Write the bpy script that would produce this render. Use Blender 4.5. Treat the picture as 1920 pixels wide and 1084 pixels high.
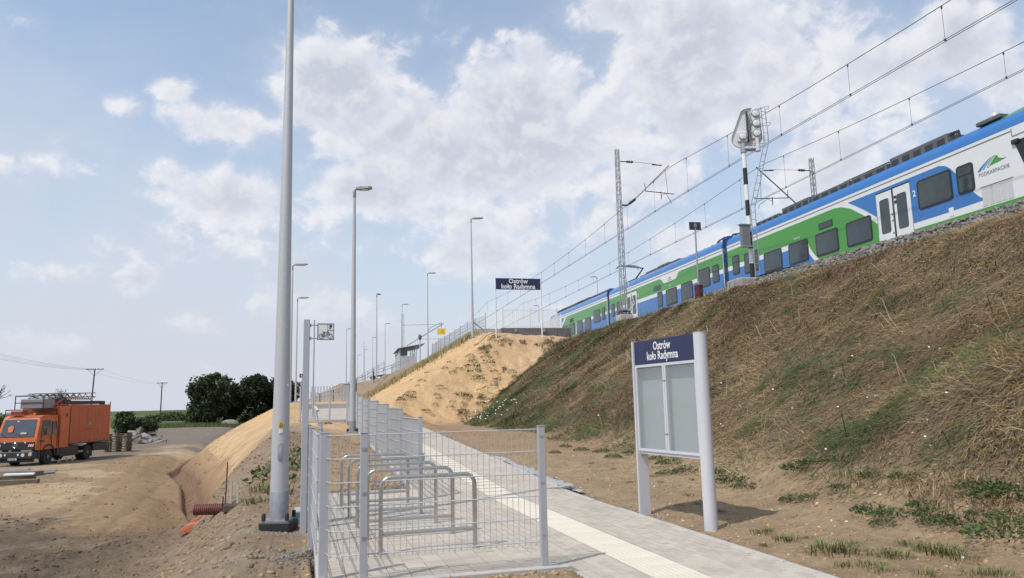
import bpy, bmesh, math, random
import numpy as np
from mathutils import Vector, Matrix
random.seed(7); rng = np.random.default_rng(7)
for o in list(bpy.data.objects): bpy.data.objects.remove(o)
SC = bpy.context.scene; COL = SC.collection
PI = math.pi
# ---------------------------------------------------------------- camera
FPX = 1400.0; PITCH = math.radians(8.6); ROLL = math.radians(1.32)
_R0 = np.array([1, 0, 0.]); _U0 = np.array([0, -math.sin(PITCH), math.cos(PITCH)]); _F = np.array([0, math.cos(PITCH), math.sin(PITCH)])
_R = math.cos(ROLL)*_R0 - math.sin(ROLL)*_U0; _U = math.sin(ROLL)*_R0 + math.cos(ROLL)*_U0
CAMP = np.array([0, 0, 1.6])
cd = bpy.data.cameras.new('camera'); cam = bpy.data.objects.new('camera', cd); COL.objects.link(cam)
cd.sensor_width = 36; cd.lens = 36*FPX/1920; cd.clip_start = .1; cd.clip_end = 12000
M4 = Matrix(((_R[0], _U[0], -_F[0], 0), (_R[1], _U[1], -_F[1], 0), (_R[2], _U[2], -_F[2], 1.6), (0, 0, 0, 1)))
cam.matrix_world = M4; SC.camera = cam
# ---------------------------------------------------------------- light
SUN_EL, SUN_AZ = math.radians(57), math.radians(226)      # azimuth clockwise from +Y
sd = Vector((math.sin(SUN_AZ)*math.cos(SUN_EL), math.cos(SUN_AZ)*math.cos(SUN_EL), math.sin(SUN_EL)))
sl = bpy.data.lights.new('sun', 'SUN'); sl.energy = 3.0; sl.angle = math.radians(.6); sl.color = (1, .955, .88)
so = bpy.data.objects.new('sun', sl); COL.objects.link(so); so.rotation_euler = sd.to_track_quat('Z', 'Y').to_euler()
SC.view_settings.view_transform = 'Standard'; SC.view_settings.look = 'None'
SC.view_settings.exposure = 0.0; SC.view_settings.gamma = 1
SC.render.engine = 'CYCLES'
SC.cycles.max_bounces = 6; SC.cycles.transparent_max_bounces = 12
# ---------------------------------------------------------------- world: hazy sky with cumulus
W = bpy.data.worlds.new('World'); SC.world = W; W.use_nodes = True
nt = W.node_tree; nt.nodes.clear()
def N(t, **k):
    n = nt.nodes.new(t)
    for a, b in k.items(): setattr(n, a, b)
    return n
def lk(a, b): nt.links.new(a, b)
def math_(op, a, b=None, c=None, clamp=False):
    n = N('ShaderNodeMath', operation=op); n.use_clamp = clamp
    for i, v in enumerate((a, b, c)):
        if v is None: continue
        if isinstance(v, (int, float)): n.inputs[i].default_value = v
        else: lk(v, n.inputs[i])
    return n.outputs[0]
def mixc(f, a, b):
    n = N('ShaderNodeMix', data_type='RGBA')
    for i, v in ((0, f), (6, a), (7, b)):
        if isinstance(v, (int, float)): n.inputs[i].default_value = v
        elif isinstance(v, tuple): n.inputs[i].default_value = (*v, 1)
        else: lk(v, n.inputs[i])
    return n.outputs[2]
def ramp(x, lo, hi):
    n = N('ShaderNodeMapRange'); n.interpolation_type = 'SMOOTHSTEP'; lk(x, n.inputs[0]); n.inputs[1].default_value = lo; n.inputs[2].default_value = hi
    return n.outputs[0]
tc = N('ShaderNodeTexCoord'); nrm = N('ShaderNodeVectorMath', operation='NORMALIZE'); lk(tc.outputs['Generated'], nrm.inputs[0])
sep = N('ShaderNodeSeparateXYZ'); lk(nrm.outputs[0], sep.inputs[0])
az = math_('ARCTAN2', sep.outputs[0], sep.outputs[1]); el = math_('ARCSINE', sep.outputs[2])
sky = N('ShaderNodeTexSky'); sky.sky_type = 'NISHITA'; sky.sun_disc = False; sky.sun_elevation = SUN_EL; sky.sun_rotation = SUN_AZ
sky.air_density = 1.0; sky.dust_density = 1.5; sky.ozone_density = 2.0
skys = N('ShaderNodeVectorMath', operation='SCALE'); lk(sky.outputs[0], skys.inputs[0]); skys.inputs['Scale'].default_value = .15
def noise(vec, sc, det=6, rough=.55, dist=0.):
    n = N('ShaderNodeTexNoise'); n.inputs['Scale'].default_value = sc; n.inputs['Detail'].default_value = det
    n.inputs['Roughness'].default_value = rough; n.inputs['Distortion'].default_value = dist; lk(vec, n.inputs['Vector']); return n.outputs['Fac']
# angular coordinates keep clouds upright; stretched a little towards the horizon
cmb = N('ShaderNodeCombineXYZ'); lk(az, cmb.inputs[0]); lk(math_('MULTIPLY', el, 1.25), cmb.inputs[1])
n1 = noise(cmb.outputs[0], 6.5, 9, .58, .25); n2 = noise(cmb.outputs[0], 26, 7, .62, .35)
off = N('ShaderNodeVectorMath', operation='ADD'); lk(cmb.outputs[0], off.inputs[0]); off.inputs[1].default_value = (-.010, .020, 0)
n1b = noise(off.outputs[0], 6.5, 9, .58, .25); n2b = noise(off.outputs[0], 26, 7, .62, .35)
def azel(px, py):
    d = _F + _R*(px-960)/FPX + _U*(542-py)/FPX; d = d/np.linalg.norm(d)
    return math.atan2(d[0], d[1]), math.asin(d[2])
# clouds of the day: (x, y, half width, half height, weight); where each cumulus stands in the sky
CL = [(640,165,110,75,1.15),(735,240,150,75,1.0),(985,215,150,95,1.2),(930,300,250,85,1.15),(860,400,180,45,.75),(1110,255,110,80,1.0),
      (1165,25,110,50,.9),(1330,90,190,105,1.2),(1440,120,150,120,1.15),(1285,235,65,60,.85),(1540,310,90,65,1.0),(1660,130,95,65,1.05),
      (1810,75,75,70,.95),(1895,150,65,60,.95),(1560,40,90,60,.7),(430,232,95,38,.9),(325,170,40,22,.7),(225,200,38,28,.65),(100,310,80,30,.6),
      (440,370,110,45,1.0),(560,395,90,40,.7),(690,362,130,48,1.0),(300,325,45,24,.7),(880,475,110,48,1.0),(600,572,110,30,.75),
      (265,525,34,24,.8),(365,612,60,30,.65),(35,650,110,26,.6),(1130,430,90,48,.75),(1260,455,110,40,.8),(700,455,160,40,.45),
      (960,590,160,36,.5),(1180,330,110,60,.85),(1010,110,60,40,.8),(60,505,80,20,.55),(1650,250,80,40,.55),(1000,400,200,90,.6),(330,440,160,60,.3)]
D = None
for (px, py, rx, ry, w) in CL:
    a, e = azel(px, py)
    dx = math_('MULTIPLY', math_('SUBTRACT', az, a), FPX/rx/1.05); dy = math_('MULTIPLY', math_('SUBTRACT', el, e), FPX/ry/1.05)
    r2 = math_('ADD', math_('MULTIPLY', dx, dx), math_('MULTIPLY', dy, dy))
    g = math_('MULTIPLY', math_('EXPONENT', math_('MULTIPLY', r2, -.75)), w)
    D = g if D is None else math_('MAXIMUM', math_('ADD', math_('MULTIPLY', math_('ADD', D, g), .5), 0), math_('MAXIMUM', D, g))
# the rest of the sky: the same kind of scattered cumulus from noise
n3 = noise(cmb.outputs[0], 2.2, 4, .5); gen = math_('MULTIPLY', ramp(n3, .48, .66), .95)
out_f = math_('MAXIMUM', ramp(math_('ABSOLUTE', az), .68, .95), ramp(el, .62, .8))
D = math_('ADD', math_('MULTIPLY', D, math_('SUBTRACT', 1, out_f)), math_('MULTIPLY', gen, out_f))
def dens(nA, nB):
    return math_('ADD', D, math_('ADD', math_('MULTIPLY', math_('SUBTRACT', nA, .5), 2.0), math_('MULTIPLY', math_('SUBTRACT', nB, .5), .95)))
d1 = dens(n1, n2); d2 = dens(n1b, n2b)
cov = math_('ADD', math_('MULTIPLY', ramp(d1, .30, .66), .68), math_('MULTIPLY', ramp(d1, .02, .9), .30))
lit = ramp(math_('SUBTRACT', d1, d2), -.20, .30)            # the side towards the light has less cloud above it
thick = ramp(d1, .50, 1.15)
csh = mixc(thick, (.76, .78, .865), (.585, .615, .715))
ccol = mixc(math_('MULTIPLY', lit, math_('SUBTRACT', 1, math_('MULTIPLY', thick, .45))), csh, (.92, .915, .94))
haze = math_('EXPONENT', math_('MULTIPLY', math_('MAXIMUM', el, 0), -3.1))
hz_f = math_('ADD', math_('MULTIPLY', haze, .92), math_('ADD', math_('MULTIPLY', ramp(n3, .3, .8), .14), .05), clamp=True)
blue = N('ShaderNodeVectorMath', operation='MULTIPLY'); lk(skys.outputs[0], blue.inputs[0]); blue.inputs[1].default_value = (1.28, 1.36, 1.28)
veil = mixc(hz_f, blue.outputs[0], (.645, .685, .785))
n4 = noise(cmb.outputs[0], 3.4, 6, .55, .3)
sheet_f = math_('MULTIPLY', math_('MULTIPLY', ramp(n4, .40, .62), .55), math_('SUBTRACT', 1, ramp(el, .22, .52)))
base = mixc(math_('MAXIMUM', math_('MULTIPLY', ramp(D, .05, .9), .42), sheet_f), veil, (.655, .685, .77))
farf = math_('MULTIPLY', ramp(el, .02, .30), .36)
fin = mixc(math_('MULTIPLY', cov, math_('ADD', farf, .58)), base, ccol)
low = ramp(el, .02, .20)
fin2 = mixc(low, mixc(.5, fin, (.66, .69, .775)), fin)
ground = ramp(el, -.02, .0)
fin3 = mixc(ground, (.32, .30, .27), fin2)
bg = N('ShaderNodeBackground'); lk(fin3, bg.inputs[0]); bg.inputs[1].default_value = 1.0
ow = N('ShaderNodeOutputWorld'); lk(bg.outputs[0], ow.inputs[0])

# ---------------------------------------------------------------- helpers
def pt(px, py, Y):
    d = _F + _R*(px-960)/FPX + _U*(542-py)/FPX
    return CAMP + d*Y/d[1]
TA = math.radians(12.54)
TV = np.array([-math.sin(TA), math.cos(TA)]); NV = np.array([math.cos(TA), math.sin(TA)])      # along / across the railway
PA = math.radians(15.6)
PD = np.array([-math.sin(PA), math.cos(PA)]); PN = np.array([math.cos(PA), math.sin(PA)])      # along / across the footpath
def rw(L, s): v = NV*L + TV*s; return float(v[0]), float(v[1])
def pw(v, u): q = PN*v + PD*u; return float(q[0]), float(q[1])
MATS = {}
def mat(name, col, rough=.6, metal=0., var=.12, vs=6., bump=0., bs=60., spec=.5, coat=0., attr=False, trans=0., pos=False):
    if name in MATS: return MATS[name]
    m = bpy.data.materials.new(name); m.use_nodes = True; t = m.node_tree; b = t.nodes['Principled BSDF']
    b.inputs['Roughness'].default_value = rough; b.inputs['Metallic'].default_value = metal
    b.inputs['Specular IOR Level'].default_value = spec; b.inputs['Coat Weight'].default_value = coat
    tcn = t.nodes.new('ShaderNodeTexCoord')
    if attr:
        at = t.nodes.new('ShaderNodeAttribute'); at.attribute_name = 'Col'; src = at.outputs['Color']
    else:
        rg = t.nodes.new('ShaderNodeRGB'); rg.outputs[0].default_value = (*col, 1); src = rg.outputs[0]
    n = t.nodes.new('ShaderNodeTexNoise'); n.inputs['Scale'].default_value = vs; n.inputs['Detail'].default_value = 6; n.inputs['Roughness'].default_value = .62
    if pos: gp_ = t.nodes.new('ShaderNodeNewGeometry')
    t.links.new(gp_.outputs['Position'] if pos else tcn.outputs['Object'], n.inputs['Vector'])
    mr = t.nodes.new('ShaderNodeMapRange'); mr.inputs[1].default_value = .25; mr.inputs[2].default_value = .75; mr.inputs[3].default_value = 1-var; mr.inputs[4].default_value = 1+var*.7
    t.links.new(n.outputs['Fac'], mr.inputs[0])
    if pos:
        oi = t.nodes.new('ShaderNodeObjectInfo'); m2 = t.nodes.new('ShaderNodeMath'); m2.operation = 'MULTIPLY_ADD'; t.links.new(oi.outputs['Random'], m2.inputs[0]); m2.inputs[1].default_value = .08; m2.inputs[2].default_value = .96
        m3 = t.nodes.new('ShaderNodeMath'); m3.operation = 'MULTIPLY'; t.links.new(mr.outputs[0], m3.inputs[0]); t.links.new(m2.outputs[0], m3.inputs[1]); mr = m3
    vm = t.nodes.new('ShaderNodeVectorMath'); vm.operation = 'SCALE'; t.links.new(src, vm.inputs[0]); t.links.new(mr.outputs[0], vm.inputs['Scale'])
    t.links.new(vm.outputs[0], b.inputs['Base Color'])
    if bump:
        n2_ = t.nodes.new('ShaderNodeTexNoise'); n2_.inputs['Scale'].default_value = bs; n2_.inputs['Detail'].default_value = 5
        t.links.new(tcn.outputs['Object'], n2_.inputs['Vector'])
        bp = t.nodes.new('ShaderNodeBump'); bp.inputs['Strength'].default_value = bump; bp.inputs['Distance'].default_value = .02
        t.links.new(n2_.outputs['Fac'], bp.inputs['Height']); t.links.new(bp.outputs[0], b.inputs['Normal'])
    if trans: b.inputs['Transmission Weight'].default_value = trans
    MATS[name] = m; return m
def glassmat(name, alpha, tint=(.5, .55, .56)):
    if name in MATS: return MATS[name]
    m = bpy.data.materials.new(name); m.use_nodes = True; t = m.node_tree; b = t.nodes['Principled BSDF']
    b.inputs['Base Color'].default_value = (*tint, 1); b.inputs['Roughness'].default_value = .06; b.inputs['Alpha'].default_value = alpha
    b.inputs['Specular IOR Level'].default_value = .6
    MATS[name] = m; return m
class MB:
    """collects shapes; build() links them as one mesh object"""
    def __init__(s): s.v = []; s.f = []; s.mi = []; s.cur = 0
    def add(s, vs, fs):
        n = len(s.v); s.v += [tuple(map(float, q)) for q in vs]; s.f += [tuple(i+n for i in f) for f in fs]; s.mi += [s.cur]*len(fs); return s
    def box(s, x0, x1, y0, y1, z0, z1):
        return s.add([(x0,y0,z0),(x1,y0,z0),(x1,y1,z0),(x0,y1,z0),(x0,y0,z1),(x1,y0,z1),(x1,y1,z1),(x0,y1,z1)],
                     [(0,3,2,1),(4,5,6,7),(0,1,5,4),(1,2,6,5),(2,3,7,6),(3,0,4,7)])
    def bbox(s, x0, x1, y0, y1, z0, z1, b=.01):
        """box with chamfered edges"""
        vs = []; 
        def ring(z, i): return [(x0+i,y0,z),(x1-i,y0,z),(x1,y0+i,z),(x1,y1-i,z),(x1-i,y1,z),(x0+i,y1,z),(x0,y1-i,z),(x0,y0+i,z)]
        def ring2(z): return [(x0+b,y0+b,z),(x1-b,y0+b,z),(x1-b,y0+b,z),(x1-b,y1-b,z),(x1-b,y1-b,z),(x0+b,y1-b,z),(x0+b,y1-b,z),(x0+b,y0+b,z)]
        return s.loft([ring2(z0), ring(z0+b, b), ring(z1-b, b), ring2(z1)], True)
    def loft(s, rings, caps=True, closed=True):
        n = len(rings[0]); vs = [q for r in rings for q in r]; fs = []
        for k in range(len(rings)-1):
            for i in range(n if closed else n-1):
                j = (i+1) % n; fs.append((k*n+i, k*n+j, (k+1)*n+j, (k+1)*n+i))
        if caps: fs.append(tuple(range(n-1, -1, -1))); fs.append(tuple(range((len(rings)-1)*n, len(rings)*n)))
        return s.add(vs, fs)
    def tube(s, pts, r, n=8, caps=True):
        P = [Vector(p) for p in pts]; rs = r if isinstance(r, (list, tuple)) else [r]*len(P)
        up = None; rings = []
        for i, p in enumerate(P):
            d = (P[min(i+1, len(P)-1)] - P[max(i-1, 0)])
            if d.length < 1e-9: d = Vector((0, 0, 1))
            d.normalize()
            if up is None:
                a = Vector((0, 0, 1)) if abs(d.z) < .9 else Vector((1, 0, 0)); up = d.cross(a).normalized()
            else: up = (up - d*up.dot(d)).normalized()
            w = d.cross(up)
            rings.append([p + (up*math.cos(2*PI*k/n+PI/n) + w*math.sin(2*PI*k/n+PI/n))*rs[i] for k in range(n)])
        return s.loft(rings, caps)
    def bar(s, a, b, w, h=None):
        h = h or w; A = Vector(a); B = Vector(b); d = (B-A).normalized()
        up = Vector((0, 0, 1)) if abs(d.z) < .95 else Vector((0, 1, 0)); x = d.cross(up).normalized()*(w/2); z = x.cross(d).normalized()*(h/2)
        return s.loft([[A-x-z, A+x-z, A+x+z, A-x+z], [B-x-z, B+x-z, B+x+z, B-x+z]])
    def prism(s, poly, axis, a0, a1):
        """poly of 2D points extruded along axis 'x','y','z'"""
        def mk(p, a): return {'x': (a, p[0], p[1]), 'y': (p[0], a, p[1]), 'z': (p[0], p[1], a)}[axis]
        return s.loft([[mk(p, a0) for p in poly], [mk(p, a1) for p in poly]])
    def lathe(s, prof, n=16, c=(0, 0, 0), axis='z'):
        rings = []
        for r, z in prof:
            rr = []
            for k in range(n):
                a = 2*PI*k/n; p = (r*math.cos(a), r*math.sin(a), z)
                if axis == 'x': p = (z, p[0], p[1])
                if axis == 'y': p = (p[0], z, p[1])
                rr.append((c[0]+p[0], c[1]+p[1], c[2]+p[2]))
            rings.append(rr)
        return s.loft(rings)
    def build(s, name, m, parent=None, smooth=False, kind=None, mats=None, label=None):
        me = bpy.data.meshes.new(name); me.from_pydata(s.v, [], s.f)
        for mm in (mats or [m]): me.materials.append(mm)
        if mats: me.polygons.foreach_set('material_index', s.mi)
        bm = bmesh.new(); bm.from_mesh(me); bmesh.ops.recalc_face_normals(bm, faces=bm.faces); bm.to_mesh(me); bm.free()
        if smooth:
            me.polygons.foreach_set('use_smooth', [True]*len(me.polygons)); me.set_sharp_from_angle(angle=math.radians(38))
        o = bpy.data.objects.new(name, me); COL.objects.link(o)
        if parent is not None: o.parent = parent
        if kind: o['kind'] = kind
        if label: o['label'] = label
        return o
def tag(o, label, cat, group=None, kind=None):
    if label: o['label'] = label
    if cat: o['category'] = cat
    if group: o['group'] = group
    if kind: o['kind'] = kind
    return o
def thing(name, label, cat, loc=(0, 0, 0), rz=0., group=None):
    o = bpy.data.objects.new(name, None); COL.objects.link(o); o.location = loc; o.rotation_euler = (0, 0, rz)
    o.empty_display_size = .2
    return tag(o, label, cat, group)
def copy_tree(o, parent=None):
    c = o.copy(); COL.objects.link(c); c.parent = parent
    for ch in list(o.children): copy_tree(ch, c)
    return c
def nmesh(name, V, F, m, col=None, parent=None, kind=None, smooth=False):
    """fast mesh from numpy; F (n,3) or (n,4)"""
    me = bpy.data.meshes.new(name); n = len(V); k = F.shape[1]
    me.vertices.add(n); me.vertices.foreach_set('co', V.astype(np.float32).ravel())
    me.loops.add(F.size); me.loops.foreach_set('vertex_index', F.astype(np.int32).ravel())
    me.polygons.add(len(F)); me.polygons.foreach_set('loop_start', (np.arange(len(F))*k).astype(np.int32))
    me.polygons.foreach_set('loop_total', np.full(len(F), k, np.int32))
    if smooth: me.polygons.foreach_set('use_smooth', np.ones(len(F), bool))
    me.materials.append(m); me.update(calc_edges=True)
    if col is not None:
        a = me.attributes.new('Col', 'FLOAT_COLOR', 'POINT'); a.data.foreach_set('color', np.c_[col, np.ones(n)].astype(np.float32).ravel())
    o = bpy.data.objects.new(name, me); COL.objects.link(o)
    if parent is not None: o.parent = parent
    if kind: o['kind'] = kind
    return o
_tc = {}
def text(s, size, name, m, parent, loc, rot, sx=1., bold=.0, depth=.001, align='CENTER', label=None):
    cu = bpy.data.curves.new('t', 'FONT'); cu.body = s; cu.size = size; cu.align_x = align; cu.align_y = 'CENTER'; cu.extrude = depth; cu.offset = bold; cu.resolution_u = 2
    cu.space_line = .82
    ob = bpy.data.objects.new('t', cu); COL.objects.link(ob)
    bpy.context.view_layer.update()
    me = bpy.data.meshes.new_from_object(ob.evaluated_get(bpy.context.evaluated_depsgraph_get())); bpy.data.objects.remove(ob)
    me.name = name; me.materials.clear(); me.materials.append(m)
    o = bpy.data.objects.new(name, me); COL.objects.link(o); o.parent = parent; o.location = loc; o.rotation_euler = rot; o.scale = (sx, 1, 1)
    if label: o['label'] = label
    return o
# value noise in numpy
def _h(i, j, sd): 
    n = (i*374761393 + j*668265263 + sd*1274126177) & 0xffffffff
    n = ((n ^ (n >> 13))*1274126177) & 0xffffffff
    return ((n ^ (n >> 16)) & 0xffff)/65535.0
def vn(x, y, sd=0):
    xi = np.floor(x).astype(np.int64); yi = np.floor(y).astype(np.int64); fx = x-xi; fy = y-yi
    fx = fx*fx*(3-2*fx); fy = fy*fy*(3-2*fy)
    a = _h(xi, yi, sd); b = _h(xi+1, yi, sd); c = _h(xi, yi+1, sd); d = _h(xi+1, yi+1, sd)
    return (a*(1-fx)+b*fx)*(1-fy) + (c*(1-fx)+d*fx)*fy
def fbm(x, y, sc, oc=4, sd=0, g=.5):
    r = 0; a = 1; t = 0
    for k in range(oc): r = r + a*(vn(x*sc, y*sc, sd+k*17)-.5)*2; t += a; a *= g; sc *= 2.03
    return r/t
def sstep(x, a, b): t = np.clip((x-a)/(b-a), 0, 1); return t*t*(3-2*t)
def smax(a, b, k): h = np.clip(.5+.5*(a-b)/k, 0, 1); return b*(1-h)+a*h + k*h*(1-h)
def smin(a, b, k): return -smax(-a, -b, k)
# ---------------------------------------------------------------- terrain height
def grade(s): return np.interp(s, [0, 12.7, 28, 36, 48, 60, 100], [0, 0, .6, .9, 1.75, 1.95, 2.0])
def to_sL(x, y): return x*TV[0]+y*TV[1], x*NV[0]+y*NV[1]
def to_uv(x, y): return x*PD[0]+y*PD[1], x*PN[0]+y*PN[1]
DITCH = np.array([(-8.6, 21.5), (-9.9, 24.6), (-12.2, 29), (-15.6, 36.5), (-21, 47), (-29, 75), (-41, 112), (-55, 150)])
def seg_dist(x, y, P):
    best = np.full(np.shape(x), 1e9)
    for (ax, ay), (bx, by) in zip(P[:-1], P[1:]):
        dx, dy = bx-ax, by-ay; t = np.clip(((x-ax)*dx+(y-ay)*dy)/(dx*dx+dy*dy), 0, 1)
        best = np.minimum(best, np.hypot(x-ax-t*dx, y-ay-t*dy))
    return best
def ridge(s, L, P, k, wz=.0):
    """max over a 3D polyline of z - k*distance"""
    best = np.full(np.shape(s), -1e9)
    for (aL, as_, az_), (bL, bs_, bz_) in zip(P[:-1], P[1:]):
        dL, ds = bL-aL, bs_-as_; t = np.clip(((L-aL)*dL+(s-as_)*ds)/(dL*dL+ds*ds), 0, 1)
        d = np.hypot(L-aL-t*dL, s-as_-t*ds); best = np.maximum(best, az_+t*(bz_-az_) - k*np.maximum(d-wz, 0))
    return best
def paved_mask(x, y, grow=0.):
    u, v = to_uv(x, y)
    m = (v > 2.5-grow) & (v < 4.6+grow) & (u > -6) & (u < 38+grow)
    m |= (v > 1.93-grow) & (v <= 2.6) & (u > 7.1-grow) & (u < 38+grow)
    m |= (v > .12-grow) & (v < 2.6) & (u > 7.1-grow) & (u < 14.2+grow)
    m |= (v > -.1-grow) & (v < 2.7+grow) & (u > 35.8-grow) & (u < 49)
    return m
def road_off(x, y): return x + 20 - np.interp(y, [0, 12, 20, 30, 45, 70, 110, 160], [14, 11.5, 8.5, 4.5, -1.5, -12, -30, -55]) + .5*fbm(x*0, y, .06, 2, 92)
def churn(x, y): return fbm(x, y, .30, 3, 120) + .22*fbm(x, y, 2.2, 3, 121) + .55*np.exp(-(((x+6.8)/3.2)**2+((y-15.6)/4.2)**2)) + .38*np.exp(-(((x+11.5)/3.0)**2+((y-15)/3.5)**2)) - .35*sstep(y, 22, 27)
def H(x, y, fine=True):
    x = np.asarray(x, float); y = np.asarray(y, float)
    s, L = to_sL(x, y); u, v = to_uv(x, y)
    g = grade(s)
    # left: bank down to the works road
    Lc = np.interp(s, [-20, 0, 8, 12, 20, 30, 45, 60, 100], [-.9, -1.0, -1.15, -1.45, -1.75, -2.6, -3.7, -4.6, -6])
    kb = np.interp(s, [0, 9, 14, 20, 26, 36, 60], [.42, .5, .78, .95, .78, .54, .5])
    left = np.interp(np.hypot(x, y), [0, 12, 25, 45, 90, 160, 400], [-1.15, -1.3, -1.55, -1.7, -1.75, -1.7, -1.6])
    left = left + .10*fbm(x, y, .12, 3, 3) + .05*fbm(x, y, .5, 3, 9)
    bank = g - kb*np.maximum(Lc-L, 0)
    bank = bank + np.where(L < Lc+.6, .10*fbm(x, y, .9, 4, 21)*sstep(-(L-Lc), -.6, 1.2)*(s < 32), 0)
    z = smax(bank, left, .35)
    # ditch along its foot
    dd = seg_dist(x, y, DITCH); w = 1.5
    cut = .75*np.exp(-(dd/w)**2) + .42*sstep(-dd, -.42, -.18)
    cut = cut*np.interp(s, [18, 24, 60, 140, 170], [0, 1, 1, .6, 0])
    z = z - cut
    # spoil mounds beside the ditch and left of the paved bay
    z = z + .10*np.exp(-(((x+15.2)/2.6)**2+((y-28)/3.2)**2)) + .3*np.exp(-(((x+7.4)/1.6)**2+((y-19.2)/2.2)**2))
    mound = .50*sstep(s, 14.6, 22)*(1-sstep(s, 27, 33))*sstep(-v, -1.75, .6)*sstep(v, -3.2, -1.2)
    z = z + mound
    # right side: verge then the railway embankment
    gr = np.minimum(g, .45)
    vr = sstep(v, 4.6, 7.0)
    z = np.where(v > 4.6, g*(1-vr)+gr*vr, z)
    wob = .16*fbm(s, L, .35, 3, 40) + .09*fbm(s*.5, L, 1.1, 3, 41)
    toe = 6.45 + .5*fbm(s, s*0, .12, 2, 5)
    emb = (L-toe)*.706
    emb = emb + wob*sstep(L, 6.5, 9)*(1-sstep(L, 13.8, 14.8))
    top = np.interp(s, [10, 22, 33], [5.40, 5.52, 5.74]) + .04*fbm(s, L, .5, 2, 44)
    emb = smin(emb, top, .22)
    far = 5.9 - (L-28)*.66
    emb = np.minimum(emb, np.maximum(far, -1.6))
    base = z
    z = smax(base, emb, .45)
    # platform mound: front cone and long left slope
    zc = np.interp(s, [40, 53, 55, 60, 76, 400], [6.5, 6.5, 6.4, 6.3, 6.05, 6.05]); Lk = np.interp(s, [40, 50, 54, 60, 76, 100, 400], [10.8, 10.2, 9.0, 8.7, 8.0, 7.5, 7.5])
    lefts = np.where(L < Lk, zc-.58*(Lk-L), zc-.075*(L-Lk))
    front = 6.5 - .76*(51.0-s) + .16*fbm(s, L, .5, 3, 61) + .09*fbm(s*.5, L, 2.2, 3, 63)
    mnd = smin(lefts, front, .5)
    mnd = mnd + .10*fbm(s, L, .8, 3, 62)*(1-sstep(L, Lk-.8, Lk+.2))
    mnd = np.where(L > 19, -9, mnd)
    z = smax(z, mnd, .35)
    rd = ridge(s, L, [(7.6, 76, 5.9), (3, 80, 4.2), (.6, 100, 4.3), (-.4, 114, 4.9), (0, 160, 5.6)], .52, .6)
    z = smax(z, rd, .3)
    if fine:
        r = np.hypot(x, y); q = np.exp(-r/40)
        soil = (~paved_mask(x, y, .25))
        z = z + soil*q*(.035*fbm(x, y, 1.7, 3, 71) + .022*fbm(x, y, 5.5, 3, 72))
        rough = sstep(fbm(x, y, .25, 2, 80), -.1, .4)*sstep(-x, 2.0, 3.4)*sstep(-y, -26, -20)*sstep(L, -18, -14)
        z = z + rough*q*.05*np.abs(fbm(x, y, 2.6, 3, 81))*2
        z = z + (1-sstep(L, -6, -3))*np.exp(-r/70)*(.07*fbm(x, y, .8, 4, 84) + .03*np.abs(fbm(x, y, 3.0, 3, 85)))
        # wheel ruts on the works road
        rc = road_off(x, y); rut = sum(np.exp(-((rc-c_)/.17)**2)*w_ for c_, w_ in ((-1.0, 1), (1.0, 1), (-2.3, .6), (-.3, .6), (2.9, .5), (4.7, .5)))
        onr = (1-sstep(L, -5, -3))*np.exp(-r/70)*(y > 3)
        z = z + onr*(-.075*np.minimum(rut, 1)*(.55+.6*vn(x*.6, y*.6, 91)) + .03*np.exp(-((np.abs(rc)-1.45)/.18)**2))
        ch = sstep(churn(x, y), .10, .42); z = z + onr*ch*(.085*np.abs(fbm(rc*1.0, y*.45, 2.0, 4, 93)) + .04*np.abs(fbm(x, y, 5, 2, 94)))
        z = z + (.10*fbm(s, L, .9, 3, 75)+.07*fbm(s, L, 2.6, 3, 76))*sstep(L, 6.8, 8.2)*(1-sstep(L, 14.2, 14.9))*(s < 52)
    pm = paved_mask(x, y, .02)
    # soil stays a little below the pavement
    near = sum(paved_mask(x, y, q_).astype(float) for q_ in (.06, .14, .22, .30, .38, .46, .54, .62))/8
    z = z - np.clip(near*1.6, 0, 1)*np.maximum(z-(g-.035), 0)
    z = np.where(pm, g-.16, z)
    # soil heap just in front of the bay kerb
    hp = .085*np.exp(-((u-6.75)/.32)**2)*sstep(v, .25, .6)*(1-sstep(v, 2.3, 2.62))
    z = z + np.where(pm, 0, hp*(1+.5*fbm(x, y, 6, 2, 99)))
    return z
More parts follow.
